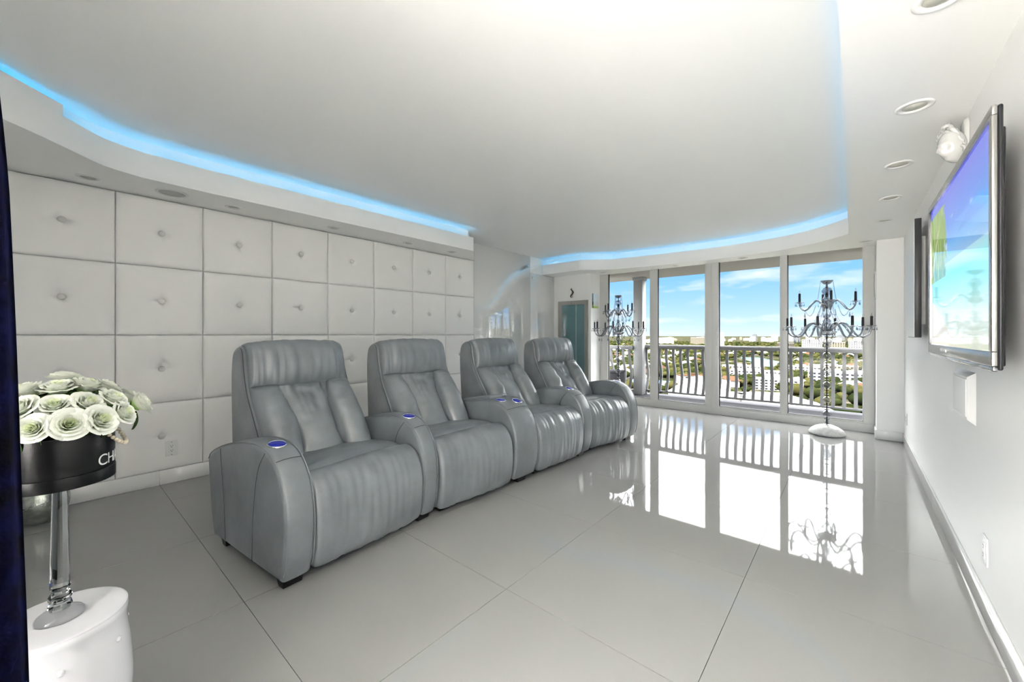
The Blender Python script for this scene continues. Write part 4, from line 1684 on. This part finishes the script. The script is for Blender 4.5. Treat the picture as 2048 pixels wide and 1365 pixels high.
def city_ground():
    m = bpy.data.materials.new('city_ground')
    m.use_nodes = True
    t = m.node_tree
    b = t.nodes['Principled BSDF']
    b.inputs['Roughness'].default_value = .9
    b.inputs['Specular IOR Level'].default_value = 0
    tcn = t.nodes.new('ShaderNodeTexCoord')
    n1 = t.nodes.new('ShaderNodeTexNoise')
    n1.inputs['Scale'].default_value = .035
    n1.inputs['Detail'].default_value = 6
    t.links.new(tcn.outputs['Object'], n1.inputs['Vector'])
    r = t.nodes.new('ShaderNodeValToRGB')
    e = r.color_ramp.elements
    e[0].position, e[0].color = .34, (.0025, .0045, .0012, 1)
    e[1].position, e[1].color = .72, (.055, .05, .042, 1)
    for p, c in ((.44, (.006, .0085, .002, 1)), (.52, (.013, .013, .006, 1)), (.56, (.032, .029, .023, 1))):
        q = e.new(p)
        q.color = c
    t.links.new(n1.outputs['Fac'], r.inputs[0])
    t.links.new(r.outputs[0], b.inputs['Base Color'])
    return m


gm = MB().box(-6000, 6000, -6000, 15000, GZ - 5, GZ)
go = gm.build('ground_city', city_ground())
tag(go, 'flat green and sandy city ground far below the balcony', 'ground', kind='structure')
WATER = mat('canal_water', (.10, .20, .28), .08, spec=.6)
for pts, lab in (([(-215, 440), (-165, 440), (-160, 520), (-230, 540)], 'blue canal water far below the left window'),
                 ([(-150, 830), (-105, 860), (-120, 1050), (-190, 1230), (-230, 1200), (-165, 1000)], 'blue canal bend beyond the white apartment blocks')):
    n = len(pts)
    V = [(x, y, GZ + .1) for x, y in pts] + [(x, y, GZ - .5) for x, y in pts]
    o = MB().add(V, [tuple(range(n)), tuple(range(2 * n - 1, n - 1, -1))] + [(i, n + i, n + (i + 1) % n, (i + 1) % n) for i in range(n)]).build('canal', WATER)
    tag(o, lab, 'canal')

BW = mat('sunlit_white_render', (.22, .21, .20), .8)
BC = mat('cream_render', (.105, .092, .07), .8, spec=0)
BT = mat('tan_render', (.05, .041, .03), .8, spec=0)
BG = mat('grey_concrete', (.06, .063, .066), .8, spec=0)
RW = mat('white_roof', (.16, .158, .154), .8, spec=0)
RT = mat('terracotta_roof', (.04, .023, .015), .8, spec=0)
WN = mat('dark_window_glass', (.012, .013, .016), .5, spec=0)
WNB = mat('blue_window_glass', (.02, .035, .055), .5, spec=0)


def building(x, y, w, d, h, rz, m, lab, floors, cols, base=GZ, group=None, win_m=None, roof=RW, ww=.55, wh=.5):
    e = empty('building', (x, y, base), rz)
    tag(e, lab, 'building', group)
    MB().box(-w / 2, w / 2, -d / 2, d / 2, 0, h).build('walls', m, e)
    rb = MB().box(-w / 2 - .3, w / 2 + .3, -d / 2 - .3, d / 2 + .3, h, h + .9)
    rb.box(-w * .18, w * .10, -d * .2, d * .2, h + .9, h + 3.2)
    rb.build('roof', roof, e)
    if floors and cols:
        cw, fh = w / cols, h / floors
        wme = MB().box(-cw * ww / 2, cw * ww / 2, -.15, .1, 0, fh * wh).mesh('window')
        wme.materials.append(win_m or WN)
        for f in range(floors):
            for c in range(cols):
                use('window', wme, e, (-w / 2 + cw * (c + .5), -d / 2, fh * (f + .28)))
    return e


# big white roofs close below
def roof_block(pts, z, h, lab):
    n = len(pts)
    cx, cy = sum(p[0] for p in pts) / n, sum(p[1] for p in pts) / n
    e = empty('building', (cx, cy, GZ))
    tag(e, lab, 'building')
    V = [(x - cx, y - cy, 0) for x, y in pts] + [(x - cx, y - cy, z - GZ) for x, y in pts]
    side = [(i, (i + 1) % n, n + (i + 1) % n, n + i) for i in range(n)]
    MB().add(V, [tuple(range(n - 1, -1, -1)), tuple(range(n, 2 * n))] + side).build('walls', BW, e)
    V = [(x - cx, y - cy, z - GZ) for x, y in pts] + [(x - cx, y - cy, z - GZ + 1.2) for x, y in pts]
    MB().add(V, [tuple(range(n - 1, -1, -1)), tuple(range(n, 2 * n))] + side).build('roof', RW, e)


roof_block([(-112, 322), (-70, 290), (-62, 345), (-78, 352), (-90, 430), (-128, 462), (-131, 440)], -45, 15, 'large white flat-roofed building just below the second window')
roof_block([(-72, 350), (-40, 300), (-8, 300), (-18, 330), (-42, 368)], -45, 15, 'large white flat-roofed building just below the third window')
# apartment rows
building(-96, 610, 62, 16, 13, .10, BW, 'four storey white apartment block with dark windows beyond the near roofs', 4, 14)
building(-62, 520, 44, 15, 12, .12, BW, 'white apartment block behind the near white roof seen in the third window', 4, 10)
building(-128, 690, 55, 15, 13, .2, BW, 'white apartment block farther back in the third window', 4, 12)
building(-58, 735, 46, 16, 13, 0, BW, 'white apartment block left of the right chandelier stem', 4, 10)
building(-16, 610, 52, 16, 16, .05, BW, 'long white apartment block behind the right chandelier stem', 4, 12)
building(16, 655, 40, 16, 15, -.1, BW, 'white apartment block right of the right chandelier stem', 4, 9)
building(-24, 800, 60, 18, 12, .05, BC, 'cream apartment block behind the white blocks in the right window', 3, 12)
building(-150, 520, 36, 14, 10, .6, BW, 'small white block near the canal in the second window', 3, 7, roof=RT)
# horizon towers
building(-800, 2260, 84, 30, 42, .30, BW, 'wide white slab block on the horizon in the second window', 9, 12, win_m=WNB)
building(-640, 2330, 92, 30, 44, .25, BC, 'wide cream slab block on the horizon beside the window mullion', 9, 13)
building(-395, 1670, 46, 34, 68, .20, BW, 'tall white tower on the horizon at the left of the third window', 14, 7)
building(-930, 2360, 50, 30, 30, .3, BW, 'low white horizon block left of the second window slab', 6, 8)
building(-160, 1500, 44, 24, 34, .1, BT, 'tan apartment tower on the horizon left of the right chandelier', 9, 8)
building(-98, 1560, 50, 24, 44, .1, BW, 'white apartment tower behind the arms of the right chandelier', 10, 9)
building(-40, 1480, 46, 24, 38, 0, BC, 'cream apartment tower right behind the right chandelier stem', 9, 8)
building(14, 1540, 48, 24, 42, 0, BW, 'white apartment tower on the horizon near the right window edge', 10, 9)
building(66, 1500, 40, 24, 26, 0, BG, 'grey office block on the horizon at the right window edge', 6, 8, win_m=WNB)
rs = random.Random(4)
for k in range(46):
    x = -1500 + 1750 * (k + rs.random()) / 46
    y = 4300 + rs.uniform(-500, 900)
    h = rs.uniform(22, 62) if -800 < x < 100 else rs.uniform(12, 36)
    e = empty('skyline_tower', (x, y, GZ), rs.uniform(-.3, .3))
    w = rs.uniform(22, 60)
    m_ = rs.choice((BW, BW, BC, BG))
    tn = {BW.name: 'white', BC.name: 'cream', BG.name: 'grey'}[m_.name] + (' wide' if w > 42 else ' slim')
    tag(e, tn + ' tower in the distant skyline on the horizon', 'tower', tn + ' skyline towers')
    MB().box(-w / 2, w / 2, -15, 15, 0, h).build('walls', m_, e)
    MB().box(-w / 4, w / 4, -8, 8, h, h + 4).build('roof', m_, e)
# small houses between the trees
house_me = {}
for nm, rm in (('w', RW), ('t', RT)):
    wb = MB().box(-7, 7, -5, 5, 0, 5).mesh('walls')
    wb.materials.append(BW)
    rb = MB().add([(-8, -6, 5), (8, -6, 5), (8, 6, 5), (-8, 6, 5), (-5, 0, 8.4), (5, 0, 8.4)], [(0, 1, 5, 4), (1, 2, 5), (2, 3, 4, 5), (3, 0, 4), (3, 2, 1, 0)]).mesh('roof')
    rb.materials.append(rm)
    house_me[nm] = (wb, rb)
TREE_MS = [mat('tree_green', (.013, .016, .0055), .9, spec=0, vary=(.25, .5)), mat('tree_yellow_green', (.026, .025, .009), .9, spec=0, vary=(.25, .55)), mat('tree_dark_green', (.007, .0095, .0032), .9, spec=0, vary=(.25, .55))]
ico = bmesh.new()
bmesh.ops.create_icosphere(ico, subdivisions=2, radius=1)
ICV = [v.co.copy() for v in ico.verts]
ICF = [tuple(v.index for v in f.verts) for f in ico.faces]
ico.free()
ico = bmesh.new()
bmesh.ops.create_icosphere(ico, subdivisions=1, radius=1)
IC1 = [v.co.copy() for v in ico.verts]
IF1 = [tuple(v.index for v in f.verts) for f in ico.faces]
ico.free()
blocks = [(-96, 610, 40, 18), (-62, 520, 30, 16), (-128, 690, 36, 16), (-58, 735, 32, 16), (-16, 610, 34, 18), (16, 655, 30, 16), (-24, 800, 40, 18), (-150, 520, 26, 16), (-95, 370, 45, 80), (-40, 330, 45, 45), (-185, 490, 45, 60), (-160, 1000, 60, 240)]


def free(x, y, m=3):
    return all(abs(x - a) > b + m or abs(y - c) > d + m for a, c, b, d in blocks)


spots = []
while len(spots) < 150:
    y = 520 + 1500 * rs.random() ** 1.5
    x = rs.uniform(-.56 * y, .10 * y)
    if free(x, y, 10) and all((x - a) ** 2 + (y - c) ** 2 > 620 for a, c in spots):
        spots.append((x, y))
for x, y in spots:
    hk = rs.choice('wwwt')
    wb, rb = house_me[hk]
    e = empty('house', (x, y, GZ), rs.uniform(0, 3))
    tag(e, 'small low house with a white hipped roof among trees below the balcony' if hk == 'w' else 'small low house with a brown tiled roof among trees below the balcony', 'house', 'small white-roofed houses' if hk == 'w' else 'small brown-roofed houses')
    e.scale = (1.35, 1.35, 1.5)
    use('walls', wb, e)
    use('roof', rb, e)
# nearest trees one by one
crown_ms = []
for k in range(6):
    V = [v * (1 + .28 * nz3(v.x * 1.7 + k, v.y * 1.7, v.z * 1.7) + .14 * nz3(v.x * 5, v.y * 5 + k, v.z * 5)) for v in ICV]
    m_ = MB().add([(v.x * 5, v.y * 5, 7 + v.z * 4) for v in V], ICF).mesh('crown', smooth=True)
    m_.materials.append(TREE_MS[k % 3])
    crown_ms.append(m_)
tk = MB().tube([(0, 0, 0), (.2, 0, 4), (0, .1, 8)], [.4, .32, .2], 6).mesh('trunk')
tk.materials.append(mat('bark', (.12, .09, .06), .9))
cnt = 0
while cnt < 90:
    y = 340 + 330 * rs.random()
    x = rs.uniform(-.48 * y, .07 * y)
    if not free(x, y, 0):
        continue
    e = empty('tree', (x, y, GZ), rs.uniform(0, 6))
    s_ = rs.uniform(.7, 1.35)
    e.scale = (s_, s_, s_)
    ci = rs.randrange(6)
    cn = ('mid green', 'yellow green', 'dark green')[ci % 3]
    tag(e, cn + ' leafy tree among the white apartment blocks below the balcony', 'tree', cn + ' trees around the apartment blocks')
    use('trunk', tk, e)
    use('crown', crown_ms[ci], e)
    cnt += 1
for mi, mt in enumerate(TREE_MS):
    b = MB()
    for k in range(2600):
        y = 520 + 2600 * rs.random() ** 1.6
        x = rs.uniform(-.60 * y, .12 * y)
        if not free(x, y, 0):
            continue
        s_ = rs.uniform(2.6, 5.6) * (1 + y / 3500)
        j = rs.uniform(.55, .9)
        b.add([(x + v.x * s_ * (1 + .2 * nz3(v.x + k, v.y, v.z)), y + v.y * s_, GZ + 4 + v.z * s_ * j + s_ * .4) for v in IC1], IF1)
    o = b.build('tree_canopy', mt, smooth=True)
    tag(o, ('mid green', 'yellow green', 'dark green')[mi] + ' tree canopy covering the district towards the horizon', 'tree canopy', kind='stuff')
